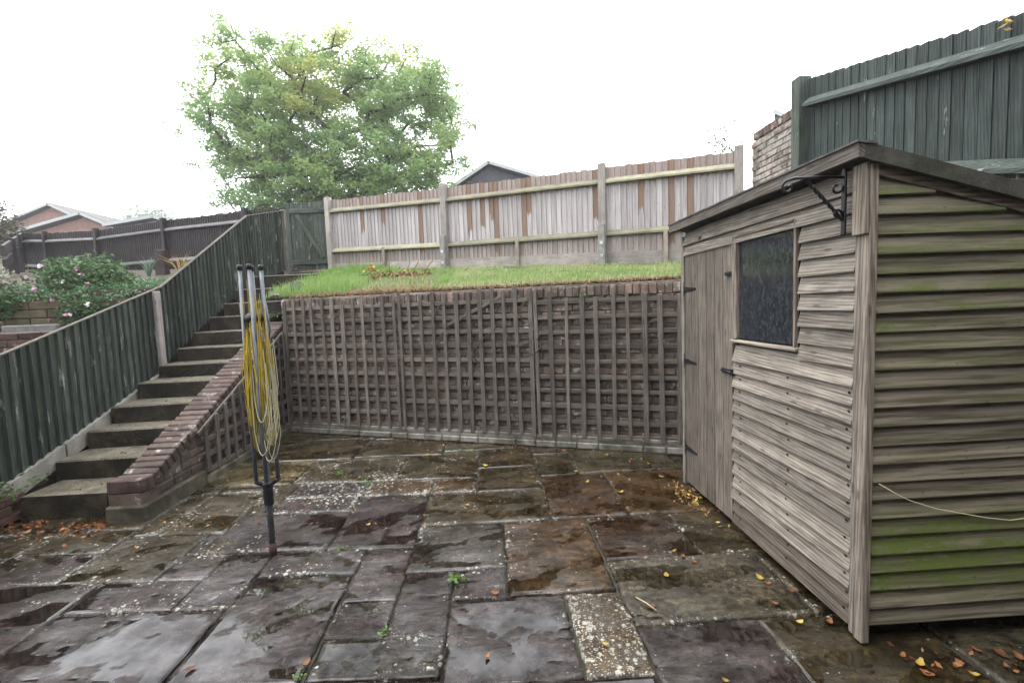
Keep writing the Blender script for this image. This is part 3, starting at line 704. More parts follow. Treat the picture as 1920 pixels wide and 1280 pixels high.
back_fence(bw, xb, [4.24,4.12,3.95,3.90,3.81,3.72], [2.9,2.8,2.6,2.5,2.4,2.3], ((.22,'t'),(.95,'b')), dict(post='brown_z', board='brown_z', rail='brown_x', railcol=(6.5,9,9)))
# side fence of the neighbour's garden, running downhill towards us at the far left
c0 = on_fence(-13.95); sf = thing('side_fence', (c0.x, c0.y, 0), math.atan2(-6,5.15), 'dark timber post and rail fence running downhill at the far left edge', 'fence')
for k in range(3):
    zt = 4.24-.17*2.4*k
    box('post', 'brown_z', sf, 2.4*k-.08, 2.4*k+.08, -.08, .08, 2.0-.1*k, zt+.06, .006)
    for off, hh_ in ((.08,.11),(.34,.10)): obj('rail', hull([(x, yy, 4.24-.17*x-off+zz) for x in (2.4*k+.08,2.4*k+2.32) for yy in (-.025,.025) for zz in (-hh_,hh_)]), 'brown_x', sf, color=(1.6,1.5,1.5))

# ================================================================== right green fence and white-flaked brick wall
rf = thing('tall_green_fence', (2.95,0,0), R(-90), 'tall dark green board fence behind the shed on the right', 'fence')
rtop = lambda y: 3.47-.262*(4.28-y)
y = 4.24
while y > -.8:
    wd = .083; y2 = y-wd; zt, zt2 = rtop(y)+random.uniform(-.008,.008), rtop(y2); zb = zt-1.85; h = (zt+zb)/2
    g_ = random.uniform(.004,.009); wd_ = wd-random.uniform(.0,.004); P = [(0,-.002,zb-h),(0,.018,zb-h),(wd_,-g_,zb-h),(wd_,.014,zb-h),(0,-.002,zt-h),(0,.018,zt-h),(wd_,-g_,zt2-h+.012),(wd_,.014,zt2-h+.012)]
    v = random.uniform(.85,1.2); obj('board', hull(P), 'green_z', rf, (-y, 0, h), (0,0,0), (v,v*1.03,v*1.08)); y = y2
for off, hh in ((.20,.04),(.80,.04)):
    for ya, yb in ((4.22,1.6),(1.6,-.8)):
        me = hull([(-yy, p, rtop(yy)-off+(.03*(4.2-yy) if off < .3 else 0)+q) for yy in (ya-.01,yb) for p, q in ((-.016,.04),(-.085,-.012),(-.085,-.04),(-.016,-.045))])
        obj('rail', me, 'green_x', rf, color=(1.8,1.75,1.75))
box('post', 'greenworn_z', rf, -4.36, -4.25, -.09, .03, 1.5, 3.50, .006, color=(1.5,1.5,1.5))
box('post', 'green_z', rf, -1.62, -1.52, -.03, .07, .6, 2.70, .006)
obj('dried_plant_tuft', leaves_mesh(np.array([(-2.56,-.05,3.0)])+rng.normal(size=(9,3))*[.02,.012,.02], .06, .3), 'litter_yellow', rf)
tag(obj('retaining_side', hull([(x,y,z) for x in (2.97,3.3) for y,z in ((-2,-.1),(4.6,-.1),(-2,.6),(4.6,1.85))]), 'mortar'), kind='structure')
bw2 = thing('brick_side_wall', (3.62,6.34,0), R(-90), 'weathered brick wall with flaking white paint behind the end of the pale fence', 'wall')
box('mortar_core', 'mortar', bw2, 0, 1.9, .012, .22, 1.8, 3.60, .01, color=(1.5,1.5,1.5))
z = 2.35; c = 0
while z < 3.56:
    x = .0+(c%2)*.112
    while x < 1.8:
        v = random.uniform(.85,1.25); obj('brick', random.choice(BR), 'brick_white', bw2, (x+.106, .05+random.uniform(-.004,.004), z), (0,0,0), (v,v,v)); x += .226
    z += .0745; c += 1
x = .036
while x < 1.85: obj('coping_brick', random.choice(HEAD), 'brick', bw2, (x, .08, z+.05), (0,0,random.uniform(-.04,.04)), (1.1,1.05,1.05)); x += .077

# ================================================================== shed
sh = thing('garden_shed', (1.60,1.91,0), 0, 'weathered timber pent shed with overlapping boards, plank door and one dark window', 'shed')
Ls, Ds = 1.866, 1.15       # along Y, along X
slope = .262
roof_z = lambda x: 2.09-slope*x
for x0, x1, y0, y1, z1 in ((.03,1.12,.03,1.84,0),):
    P = []
    for y in (y0,y1):
        for x in (x0,x1): P += [(x,y,.06),(x,y,roof_z(x)-.05)]
    obj('inner_lining', hull(P), 'shed_x', sh, color=(.35,.32,.3))
for y in (.25,.95,1.65): box('bearer', 'shed_x', sh, .02, 1.1, y-.035, y+.035, -.01, .058, .004, color=(.4,.38,.36))
def wboard(L, h=.104, tb=.027, tt=.004, sag=.004):
    n = 3; P = []
    for x in (-L/2, L/2):
        P += [(x,-tb-random.uniform(0,sag),-h/2),(x,0,-h/2+.002),(x,-tt,h/2),(x,0,h/2),(x,-tb-random.uniform(0,sag),-h/2+.006)]
    return hull(P)
def front_board(y0, y1, z, mat='shed_x', color=None):
    v = random.uniform(.85,1.15); color = color or (v,v*.985,v*.97)
    obj('weatherboard', wboard(y1-y0), mat, sh, (.0-.004, (y0+y1)/2, z), (random.uniform(-.01,.01), random.uniform(-.004,.004), R(-90)), color)
z = .10; pitch = .0835
while z < 2.05:
    if z < 1.24: front_board(.045, 1.07+random.uniform(-.012,.006), z, color=(.62,.58,.55) if z < .2 else None)
    elif z < 1.90: front_board(.045, .415, z)
    else: front_board(.045, 1.82, z)
    z += pitch
# end wall, facing the house
z = .14
while z < 2.08:
    xr = min(Ds-.04, (2.09-z)/slope-.12)
    if xr > .1: obj('weatherboard', wboard(xr-.006), 'algae_x', sh, (.006+(xr-.006)/2, -.002, z), (random.uniform(-.01,.01), random.uniform(-.004,.004), 0))
    z += pitch*.965
box('gable_infill', 'shed_x', sh, .05, .9, .012, .028, 1.75, 2.0, .002, color=(.4,.37,.34))
# corner posts and trim
box('corner_post', 'shed_z', sh, -.034, .004, -.036, .012, .012, 2.065, .004, color=(.95,.9,.87))
box('corner_trim', 'shed_z', sh, -.033, -.004, .0125, .042, .02, 2.068, .003)
box('corner_trim', 'shed_z', sh, -.052, -.035, -.034, .040, 1.785, 2.072, .003, color=(1.0,.95,.9))
box('corner_post', 'shed_z', sh, -.03, .03, 1.826, 1.872, .012, 2.04, .004)
box('corner_post', 'shed_z', sh, Ds-.04, Ds+.01, -.03, .02, .012, 1.78, .004)
for y0,y1,x0,x1 in ((1.84,1.86,.03,Ds-.03),):
    obj('back_panel', hull([(x,y,z) for y in (y0,y1) for x,z in ((x0,.05),(x1,.05),(x0,roof_z(x0)-.04),(x1,roof_z(x1)-.04))]), 'shed_x', sh)
box('rear_panel', 'shed_x', sh, Ds-.03, Ds-.005, .02, 1.84, .05, 1.76, .002)
# door
dr = obj('door', cbox(.004,.752,1.87,.001), 'shed_z', sh, (-.001,1.452,.985), color=(.5,.48,.46))
yy = -.372
for wd in (.125,.118,.121,.128,.12,.121):
    v = random.uniform(.50,.76); obj('plank', cbox(.018,wd-.005,1.885,.003), 'shed_z', dr, (-.012+random.uniform(-.002,.002), yy+wd/2, 0), (0,0,0), (v,v*.95,v*.93)); yy += wd
for z in (1.62,1.045,.33):
    hme = hull([(-.001*sx-.006*(1+sx)/2*0+q, p, r) for q in (0,-.005) for sx in (0,) for p, r in ((.375,.022),(.375,-.022),(.16,.006),(.16,-.006),(.34,.018),(.34,-.018))])
    hg = obj('hinge', hme, 'iron', dr, (-.0225,0,z-.985)); obj('hinge_plate', cbox(.006,.03,.12,.002), 'iron', hg, (-.003,.388,0))
lt = obj('latch', cbox(.008,.14,.03,.002), 'iron', dr, (-.026,-.31,1.055-.985)); tube('bolt', 'iron', lt, [(-.012,-.09,.0),(-.012,.05,0)], .007); obj('keep', cbox(.022,.02,.045,.002), 'iron', lt, (-.006,-.085,0))
kb = obj('turn_button', cbox(.02,.075,.026,.005), 'iron', dr, (-.03,-.345,1.70-.985))
obj('maker_plate', cbox(.006,.05,.03,.002), 'rust', sh, (-.03,1.52,1.985))
box('jamb', 'shed_z', sh, -.03, -.004, 1.045, 1.073, 1.24, 1.93, .003)
# window
wn = obj('window', cbox(.02,.60,.64,.002), 'blackplastic', sh, (.008,.745,1.60), color=(.25,.25,.25))
obj('pane', cbox(.006,.565,.635,.001), 'glass', wn, (-.014,0,0))
for nm, p, d in (('frame',(-.026,-.298,0),(.024,.016,.655)),('frame',(-.022,.285,0),(.034,.03,.64)),('frame',(-.028,0,.325),(.03,.58,.016))):
    obj(nm, cbox(*d,.003), 'shed_z' if d[2] > .3 else 'shed_y', wn, p, color=(1.0,.9,.85))
obj('sill', cbox(.032,.66,.016,.003), 'shed_y', wn, (-.035,0,-.335), (0,R(-8),0), (1.25,1.22,1.18))
# roof
def roof_slab(x0, x1, y0, y1, t0, t1): return hull([(x,y,roof_z(x)+t) for x in (x0,x1) for y in (y0,y1) for t in (t0,t1)])
ro = obj('roof', roof_slab(-.075, Ds+.14, -.03, Ls+.04, .0, .03), 'felt', sh)
obj('fascia', hull([(x,y,z) for x,z in ((-.105,2.085),(-.079,2.085),(-.105,2.142),(-.079,2.135)) for y in (-.058,Ls+.06)]), 'shed_y', ro, color=(.50,.48,.48))
obj('fascia', roof_slab(-.078, Ds+.15, -.058, -.033, -.030, .034), 'felt', ro, color=(.7,.72,.6))
obj('fascia', roof_slab(-.02, Ds+.05, -.032, -.018, -.07, -.032), 'shed_x', ro, color=(.6,.52,.48))
obj('edge_strip', hull([(x,y,z) for (x,z) in ((-.112,2.1435),(-.03,2.132),(-.112,2.153),(-.03,2.142)) for y in (-.064,Ls+.065)]), 'felt', ro, color=(1.2,1.2,1.25))
# nail heads
nb = []
for k in range(13):
    z = .115+k*pitch
    for y in (.075,.5,.98): nb.append((cbox(.003,.011,.011,.001), Matrix.Translation((-.025,y+random.uniform(-.01,.01),z-.01))))
obj('nail_heads', join_meshes(nb, None), 'iron', sh)

# hanging-basket bracket on the shed corner
hb = thing('hanging_basket_bracket', (1.547,1.985,1.80), 0, 'black wrought iron hanging basket bracket with twisted brace, fixed high on the shed corner', 'bracket')
obj('back_plate', cbox(.012,.024,.28,.003), 'iron', hb, (-.006,0,.135))
def scroll(c, r0, r1, a0, a1, n=14): return [(c[0]+(r0+(r1-r0)*t/n)*math.cos(a0+(a1-a0)*t/n), 0, c[1]+(r0+(r1-r0)*t/n)*math.sin(a0+(a1-a0)*t/n)) for t in range(n+1)]
tube('arm', 'iron', hb, [(-.01,0,.24),(-.12,0,.243),(-.23,0,.24),(-.255,0,.233)]+scroll((-.255,.203), .03,.010, R(90), R(420)), .0065)
V, F = [], []; A_, B_ = Vector((-.175,0,.232)), Vector((-.012,0,.06)); dv = (B_-A_).normalized(); sv = Vector((0,1,0)); uv = dv.cross(sv)
nseg = 44
for i in range(nseg+1):
    p = A_.lerp(B_, i/nseg); tw = i/nseg*R(720) if .12 < i/nseg < .9 else (0 if i/nseg <= .12 else R(720)); 
    for k in range(4):
        t = tw+k*math.pi/2; V.append(p+sv*(.0085*math.cos(t))+uv*(.0085*math.sin(t)))
for i in range(nseg):
    for k in range(4): F.append((i*4+k, i*4+(k+1)%4, (i+1)*4+(k+1)%4, (i+1)*4+k))
obj('twisted_brace', mesh_from(V, F), 'iron', hb)
tube('scroll', 'iron', hb, scroll((-.04,.195), .026,.010, R(20), R(-290)), .0055)
tube('scroll', 'iron', hb, scroll((-.036,.085), .024,.009, R(-60), R(260)), .0055)
tag(tube('string', 'cordpale', None, [(1.628,1.872,.731),(1.70,1.86,.685),(1.762,1.862,.653),(1.88,1.866,.61),(2.005,1.868,.579),(2.12,1.87,.552),(2.227,1.872,.534),(2.30,1.875,.537),(2.5,1.88,.60)], .0022, 5), 'thin pale string sagging across the green-stained end of the shed', 'string')

# ================================================================== rotary clothes dryer
rd = thing('rotary_clothes_dryer', (-1.465,3.005,0), 0, 'folded grey rotary clothes dryer with yellow lines standing in the patio', 'clothes dryer')
tube('ground_socket', 'rust', rd, [(0,0,-.02),(0,0,.075)], .024, 14)
tube('pole', 'steel', rd, [(0,0,.07),(0,0,.5),(0,0,1.80)], .0195, 14)
tube('collar', 'blackplastic', rd, [(0,0,.33),(0,0,.345),(0,0,.44),(0,0,.47),(0,0,.485)], [.026,.03,.03,.036,.03], 14)
for k in range(4):
    a = R(20+90*k); d = Vector((math.cos(a), math.sin(a), 0))
    arm = tube('arm', 'steel', rd, [d*.062+Vector((0,0,.49)), d*.066+Vector((0,0,1.0)), d*.058+Vector((0,0,1.83))], .0115, 10)
    tube('end_cap', 'blackplastic', arm, [d*.058+Vector((0,0,1.825)), d*.058+Vector((0,0,1.85)), d*.058+Vector((0,0,1.858))], [.015,.0165,.013], 10)
    tube('hinge_lug', 'blackplastic', arm, [d*.02+Vector((0,0,.462)), d*.06+Vector((0,0,.485)), d*.074+Vector((0,0,.492))], [.014,.013,.012], 8)
    tube('stay', 'steel', rd, [d*.03+Vector((0,0,1.18)), d*.075+Vector((.01,0,1.45)), d*.07+Vector((0,0,1.62))], .005, 6)
tube('slider', 'blackplastic', rd, [(0,0,1.50),(0,0,1.515),(0,0,1.545),(0,0,1.56)], [.03,.058,.058,.03], 12)
V, F = [], []; V2, F2 = [], []
for k in range(60):
    a = R(20+90*random.randrange(4)+random.uniform(-28,28)); a2 = a+R(random.uniform(20,75)); r0 = random.uniform(.035,.066); r1 = random.uniform(.04,.085)
    zt = random.uniform(1.25,1.78); zt2 = zt-random.uniform(0,.3); zb = random.choice([random.uniform(.60,.85), random.uniform(.60,.95), random.uniform(.8,1.2)])
    P = []; n = 12; bul = random.uniform(-.005,.022)
    for t in range(n+1):
        u = t/n; q = 1-abs(2*u-1); ang = a+(a2-a)*u; z = (zt if u < .5 else zt2)*(1-min(1,q**.8))+zb*min(1,q**.8); 
        rr = r0+(r1-r0)*u+bul*math.sin(q*math.pi*.8)+random.uniform(-.003,.003)
        P.append((rr*math.cos(ang), rr*math.sin(ang), z))
    # round the bottom of each loop
    Q = P[:n//2]; m1, m2 = Vector(P[n//2-1]), Vector(P[n//2+1]); 
    for t in range(1,6):
        th = math.pi*t/6; cc = (m1+m2)/2; Q.append(cc+(m1-cc)*math.cos(th)+Vector((0,0,-1))*((m1-cc).length*.9+.01)*math.sin(th))
    Q += P[n//2+1:]
    if k%4: tube_geo(Q, .0026, 4, V, F, False)
    else: tube_geo(Q, .0026, 4, V2, F2, False)
for k in range(16):
    a = R(random.uniform(-60,60)); zc = random.uniform(.62,.95); w_ = random.uniform(.03,.055); cx, cy = .055*math.cos(a), .055*math.sin(a)-.02
    Q = [(cx-w_+2*w_*t/8+.012*math.sin(k), cy-.02*math.sin(math.pi*t/8), zc+.16*abs(t/4-1)**2.2) for t in range(9)]
    tube_geo([(Q[0][0]*.8,Q[0][1],zc+.5)]+Q+[(Q[-1][0]*.9,Q[-1][1],zc+.45)], .0026, 4, V2, F2, False)
obj('washing_line', mesh_from(V, F, True), 'cord', rd); obj('faded_line', mesh_from(V2, F2, True), 'cordpale', rd)

# ================================================================== lawn on the bank
B = []; tn = []; hh = []
for _ in range(36000):
    u, v = random.random(), random.random()**1.25
    px = -2.98+u*5.9; pyw = WA.y+(px-WA.x)*(WD.y/WD.x)+.10; fxx = -3.0+u*6.5; p = Vector((px,pyw)).lerp(Vector((fxx,fence_y(fxx)-.05)), v)
    d = fbm(p.x*1.1+3, p.y*1.1)
    lush = max(0, 1-((p.x+2.35)/.85)**2)
    dry = (1 if -1.75 < p.x < -.7 and v < .75 else 0)+max(0, (.10-v)*6)
    if random.random() < dry*.75: continue
    if d < -.45 and random.random() < .5: continue
    B.append((p.x, p.y, bank_z(p.x,p.y)-.005)); hh.append((.03+.06*random.random()**1.5)*(1+1.8*lush)*(.75+.7*abs(fbm(p.x*4,p.y*4)))*(1-.35*max(0, -d)))
    tn.append(.50+.3*d+random.uniform(-.25,.25)+.35*max(0, .12-v)*5-.1*lush+(.2 if p.x > -.5 else 0))
tag(obj('lawn_grass', blades_mesh(B, np.array(hh), .009, .9, np.array(tn)), 'grass'), 'short bright green grass growing on the bank above the wall', 'grass', kind='stuff')
B = []; hh = []
for _ in range(6500):
    u = random.random(); px = -2.6+u*5.4 if random.random() < .45 else random.gauss(-1.2,.38)
    v = abs(random.gauss(0,.05)) if random.random() < .5 else random.random()*.7*max(0,1-abs(px+1.2)/.9)
    pyw = WA.y+(px-WA.x)*(WD.y/WD.x)+.06; y = pyw+v*(fence_y(px)-pyw)
    B.append((px, y, bank_z(px,y)-.005)); hh.append(random.uniform(.02,.07))
tag(obj('dry_straw', blades_mesh(B, np.array(hh), .008, 2.2), 'straw'), 'dry straw-coloured dead grass along the wall edge and in the bare patch', 'dead grass', kind='stuff')
# soil lip spilling over the wall head
P = []
for _ in range(2600):
    x = random.uniform(.1,5.6); P.append((WA.x+WD.x*x+WN.x*(.02+abs(random.gauss(0,.06))), WA.y+WD.y*x+WN.y*(.02+abs(random.gauss(0,.06))), 1.742+abs(random.gauss(0,.012))))
tag(obj('root_debris', leaves_mesh(P, rng.uniform(.015,.05,len(P)), .3, 0), 'litter_brown'), 'dark roots and dead leaf debris along the top of the retaining wall', 'debris', kind='stuff')
def blob(name, mat, loc, r, label, cat, seed=0, sub=3, rough=.25, flat=1.0):
    bm = bmesh.new(); bmesh.ops.create_icosphere(bm, subdivisions=sub, radius=1)
    for v in bm.verts:
        d = 1+rough*fbm(v.co.x*1.3+seed, v.co.y*1.3, v.co.z*1.3, 4); v.co = Vector((v.co.x*r[0]*d, v.co.y*r[1]*d, v.co.z*r[2]*d))
    me = bpy.data.meshes.new(name); bm.to_mesh(me); bm.free(); me.polygons.foreach_set('use_smooth', [True]*len(me.polygons))
    return tag(obj(name, me, mat, None, loc), label, cat)
blob('rock', 'stone', (-2.62,6.62,1.90), (.10,.09,.085), 'dark rounded rock beside the top steps at the edge of the grass', 'rock', 3)
blob('flat_stone', 'slate', (-2.80,6.50,1.80), (.13,.08,.022), 'small pale flat stone lying just below the dark rock', 'stone', 9)
# dead plant on the bank
dp = thing('dead_plant', (-1.35,7.3,bank_z(-1.35,7.3)), 0, 'withered brown plant with bare reddish stems on the bank', 'plant')
for k in range(9):
    a = random.uniform(0,6.28); r = random.uniform(.05,.45); h = random.uniform(.12,.26); tube('stem', 'rust', dp, [(r*math.cos(a)*.8,r*math.sin(a)*.4,0),(r*math.cos(a),r*math.sin(a)*.4,h*.6),(r*math.cos(a)*1.15+.03,r*math.sin(a)*.4,h)], .005, 5, color=(4,2.2,1.6))
obj('withered_leaves', leaves_mesh(rng.normal(size=(240,3))*[.32,.16,.03]+[0,0,.05], .07, .5), 'litter_brown', dp)
obj('flower_head', leaves_mesh(rng.normal(size=(40,3))*[.035,.035,.03]+[-.42,0,.17], .05, .7), 'litter_yellow', dp)

# ================================================================== weeds and fallen leaves
def tuft(x, y, z, r, n, size, label, mat='weed', nm='weed'):
    C = rng.normal(size=(n,3))*[r*.5,r*.5,r*.25]+[0,0,r*.35]; C[:,2] = np.maximum(C[:,2], .008)
    t = thing(nm, (x,y,z), 0, label, 'weed'); obj('leaves', leaves_mesh(C, rng.uniform(.6,1.2,n)*size, .5, .25), mat, t)
    for k in range(3): tube('stem', mat, t, [(0,0,0),(random.uniform(-r,r)*.4,random.uniform(-r,r)*.4,r*.35)], .002, 4)
tuft(-.255,2.555,.0,.06,26,.045,'small green weed growing in the joint in the middle of the patio')
tuft(-.572,2.16,.0,.035,18,.022,'tiny bright green weed in the joint of the purple slabs near the front')
tuft(-.868,1.93,.0,.03,16,.02,'tiny moss-green weed at the slab corner nearest the front edge')
tuft(-1.03,3.0,.0,.035,16,.022,'tiny weed in the paving joint right of the clothes dryer')
tuft(-1.16,4.17,.0,.05,24,.03,'small weed in the lichen-spotted joint behind the clothes dryer')
tuft(-1.47,4.43,.0,.05,24,.03,'small weed in the far joint towards the long trellis')
tuft(-2.98,3.80,.0,.06,30,.03,'green weed in the notch between the bottom step and the wall pier')
tuft(-3.83,3.72,.20,.16,90,.05,'leafy weeds in the bed above the red brick edging')
tuft(-3.84,3.98,.24,.12,60,.04,'leafy weeds beside the bottom step below the gravel board')
tuft(-3.72,3.42,.0,.07,34,.045,'grey-green weed at the foot of the red brick edging','cover')
tuft(-2.86,6.28,1.50,.10,50,.03,'moss and weeds at the top end of the sloping brick coping')
tuft(.98,4.82,1.60,.04,18,.03,'bright green weed sprouting from the wall beside a trellis slat')
def leaf_shape(sd, L=.05):
    random.seed(sd); c = random.uniform(.3,1.1); n = 5; V = []; 
    for i in range(n+1):
        t = i/n; wd = L*.30*math.sin(math.pi*min(1,t*.92+.06))**.8*random.uniform(.8,1.2); x = L*(t-.5); z = .003+c*L*(t-.5)**2*1.6
        V += [(x,-wd,z+abs(wd)*c*.7),(x,0,z),(x,wd,z+abs(wd)*c*random.uniform(.2,1.0))]
    F = []
    for i in range(n):
        a = 3*i; F += [(a,a+1,a+4,a+3),(a+1,a+2,a+5,a+4)]
    me = mesh_from(V, F, True, 'leaf'); at = me.attributes.new('tint','FLOAT','POINT'); at.data.foreach_set('value', [random.random()]*len(V)); return me
LEAF = {k: [leaf_shape(10*i+j, random.uniform(.03,.05)) for j in range(5)] for i, k in enumerate(('orange','yellow','brown'))}
random.seed(12)
for k in LEAF:
    for me in LEAF[k]: me.materials.append(MAT['litter_'+k])
FL = [(-3.18,3.62,'o'),(-2.43,3.17,'b'),(-2.41,3.52,'o'),(-2.32,3.51,'b'),(-1.65,5.41,'o'),(-1.39,5.36,'o'),(-.85,5.21,'o'),(-.72,4.87,'y'),(-.33,4.8,'o'),(-1.29,4.71,'o'),(-1.95,3.78,'b'),(-1.33,3.97,'b'),(-1.05,3.78,'o'),(-.55,3.43,'o'),(-.94,3.33,'y'),(-1.49,3.64,'b'),(-1.78,3.48,'o'),(.3,4.93,'o'),(.73,4.83,'o'),(.93,4.70,'o'),(1.12,4.58,'y'),(1.35,4.40,'y'),(1.44,4.26,'y'),(1.44,3.93,'y'),(1.09,4.04,'y'),(.78,3.9,'y'),(.73,4.17,'y'),(.33,4.09,'y'),(-.24,3.57,'y'),(1.0,3.64,'y'),(1.19,3.67,'o'),(1.21,3.55,'o'),(1.07,2.72,'y'),(1.1,2.66,'o'),(.93,2.48,'y'),(1.14,2.6,'o'),(1.42,2.4,'y'),(1.43,2.35,'o'),(1.52,2.28,'b'),(1.36,2.18,'b'),(1.4,2.04,'y'),(1.53,2.02,'o'),(.75,2.22,'b'),(.46,1.99,'y'),(-.07,1.96,'o'),(.89,1.74,'y'),(-1.38,2.02,'b'),(-.03,2.42,'o'),(1.69,1.80,'o'),(1.72,1.75,'y'),(1.70,1.70,'o'),(2.02,1.80,'o'),(2.09,1.77,'b'),(2.14,1.74,'o'),(1.88,1.68,'y'),(2.04,1.70,'o'),(1.50,3.23,'o'),(-.87,1.99,'b'),(.17,4.8,'y'),(-2.3,5.2,'o'),(-1.9,4.9,'o'),(-2.2,4.5,'b'),(.5,4.6,'y'),(-.1,4.45,'y')]
FULL = {'o': ('orange', 'fallen orange-red leaf lying on the wet paving'), 'y': ('yellow', 'fallen yellow leaf lying on the wet paving'), 'b': ('brown', 'fallen pale brown leaf lying on the wet paving')}
for x, y, k in FL:
    c, lab = FULL[k]; o = obj('fallen_leaf', random.choice(LEAF[c]), None, None, (x,y,.004), (random.uniform(-.15,.15),random.uniform(-.15,.15),random.uniform(0,6.28)))
    s_ = random.uniform(.75,1.2); o.scale = (s_,s_,s_); tag(o, lab, 'leaf', c+' leaves scattered on the patio')
def litter(name, pts, size, mat, label):
    C = np.array(pts); tag(obj(name, leaves_mesh(C, rng.uniform(.6,1.2,len(C))*size, .55, 0, fold=.08), mat), label, 'leaf litter', kind='stuff')
litter('leaf_litter', [(random.gauss(-3.13,.13),random.gauss(3.55,.055),random.uniform(.006,.022)) for _ in range(70)]+[(random.uniform(-3.8,-3.45),random.gauss(3.62,.06),random.uniform(.006,.02)) for _ in range(55)]+[(random.uniform(-3.6,-2.9),random.gauss(3.38,.08),.007) for _ in range(14)], .044, 'litter_orange', 'drift of wet orange leaves at the foot of the bottom step')
litter('leaf_litter', [(random.gauss(1.50,.045),random.gauss(3.50,.11),random.uniform(.006,.03)) for _ in range(45)]+[(random.gauss(1.50,.03),random.uniform(2.9,3.4),.007) for _ in range(8)], .038, 'litter_yellow', 'yellow leaves in the heap against the shed door')
litter('leaf_litter', [(random.gauss(1.49,.06),random.gauss(3.48,.14),random.uniform(.006,.026)) for _ in range(70)], .04, 'litter_brown', 'brown leaves in the heap against the shed door')
litter('leaf_litter', [(random.uniform(-2.5,1.6),0,0) for _ in range(0)]+[(WA.x+WD.x*t-WN.x*q, WA.y+WD.y*t-WN.y*q, .008) for t, q in [(random.uniform(.1,4.5), .1+abs(random.gauss(0,.12))) for _ in range(90)]], .035, 'litter_orange', 'thin line of small orange leaves along the foot of the retaining wall')
litter('leaf_litter', [(random.uniform(-2.6,1.5),random.uniform(3.2,5.2),.008) for _ in range(270)], .026, 'litter_brown', 'small leaf fragments scattered over the far half of the patio')
litter('leaf_litter', [(random.uniform(1.68,2.3),random.gauss(1.74,.07),.008) for _ in range(34)], .032, 'litter_orange', 'wet leaves under the shaded front of the shed')
litter('leaf_litter', [(random.uniform(-3.7,-3.0),NOSE[k]+random.uniform(.08,.3),RISE[k]+.006) for k in range(9) for _ in range(7)], .03, 'litter_orange', 'small dead leaves lying on the step treads')
tag(tube('twig', 'cordpale', None, [(.70,2.30,.012),(.735,2.235,.02),(.77,2.19,.008)], .003, 5, color=(1,1,.85)), 'short pale straw twig on the dark slab in front of the shed', 'twig')

# ================================================================== neighbour's garden
nw = thing('raised_bed_wall', (-6.6,4.90,0), 0, 'low dark red brick wall of the raised bed beyond the green fence', 'wall')
for c in range(4):
    x = .0+(c%2)*.11
    while x < 2.2: obj('brick', random.choice(BR), 'brick_red', nw, (x+.1, .05, 1.20+.0745*c), (0,0,0), (.8,.55,.5)); x += .226
box('wall_core', 'mortar', nw, 0, 2.4, .09, .2, .8, 1.46, .01)
random.seed(3); bl = thing('block_bed_wall', (-7.5,6.45,0), 0, 'stained tan block wall holding the flower bed beyond the green fence', 'wall')
for c in range(4):
    x = (c%2)*.22
    while x < 3.2:
        v = random.uniform(.8,1.15); obj('block', cbox(.43,.1,.105,.008), 'tan', bl, (x+.215,0,1.44+.112*c), (0,0,0), (v,v,v)); x += .44
box('wall_core', 'mortar', bl, 0, 3.4, .04, .2, 1.3, 1.86, .01)
tag(tube('log', 'tan', None, [(-6.6,5.65,1.56),(-6.0,5.62,1.55),(-5.55,5.6,1.53)], [.07,.075,.06], 10), 'thick tan log edging lying in front of the block wall', 'log')
tag(box('slate_edging', 'slate', None, -5.45, -4.85, 5.50, 5.56, 1.40, 1.53, .01, color=(.6,.6,.6)), 'grey slate slab set on edge beside the tan log', 'edging')
def bush(name, loc, rad, n, size, mat, label, cat='shrub', flowers=0, stems=6, wid=.55):
    t = thing(name, loc, 0, label, cat); c = rng.normal(size=(n,3)); c /= np.linalg.norm(c,axis=1)[:,None]
    lob = np.array([1+.35*noise.noise(Vector((*(q*2.2+loc[0]),))) for q in c])
    r = rng.random(n)**.45; C = c*(r*lob)[:,None]*rad+[0,0,rad[2]*.95]; C[:,2] = np.maximum(C[:,2], -.15)
    obj('foliage', leaves_mesh(C, rng.uniform(.6,1.3,n)*size, wid, .2, np.clip(.25+.4*(C[:,2]/(2*rad[2]))+rng.normal(size=n)*.2,0,1)), mat, t)
    for k in range(stems):
        a = random.uniform(0,6.28); tube('stem', 'bark', t, [(0,0,-.1),(math.cos(a)*rad[0]*.3,math.sin(a)*rad[1]*.3,rad[2]*.7),(math.cos(a)*rad[0]*.6,math.sin(a)*rad[1]*.6,rad[2]*1.4)], [.012,.009,.004], 5)
    return t, c
def flowers(t, pts, size=.05):
    for i, p in enumerate(pts):
        n = 7; C = np.array(p)+rng.normal(size=(n,3))*size*.22
        obj('flower', leaves_mesh(C, size, .7, -.3), 'petal_pink' if i%3 else 'petal_white', t)
t, c = bush('flowering_shrub', (-5.60,6.85,1.78), np.array([.66,.36,.36]), 3600, .06, 'shrub', 'leafy green shrub with pink and white flowers in the bed beyond the fence')
flowers(t, [(-.30,-.30,.52),(.18,-.32,.46),(-.42,-.36,.36),(.05,-.40,.30),(.10,-.4,.12),(.22,-.42,-.02),(-.45,-.40,-.05),(-.30,-.42,.22),(.45,-.36,.08),(.0,-.45,-.18),(-.12,-.45,-.20),(.36,-.40,.26),(-.38,-.45,-.28),(-.55,-.35,.10),(.30,-.4,.38)], .05)
t, c = bush('flowering_shrub', (-6.75,6.55,1.85), np.array([.45,.30,.30]), 1700, .06, 'variegated', 'pale variegated shrub with pale pink flowers at the left edge beyond the fence')
flowers(t, [(.30,-.28,.25),(.15,-.3,.10),(.38,-.25,.02),(.20,-.3,-.15)], .07)
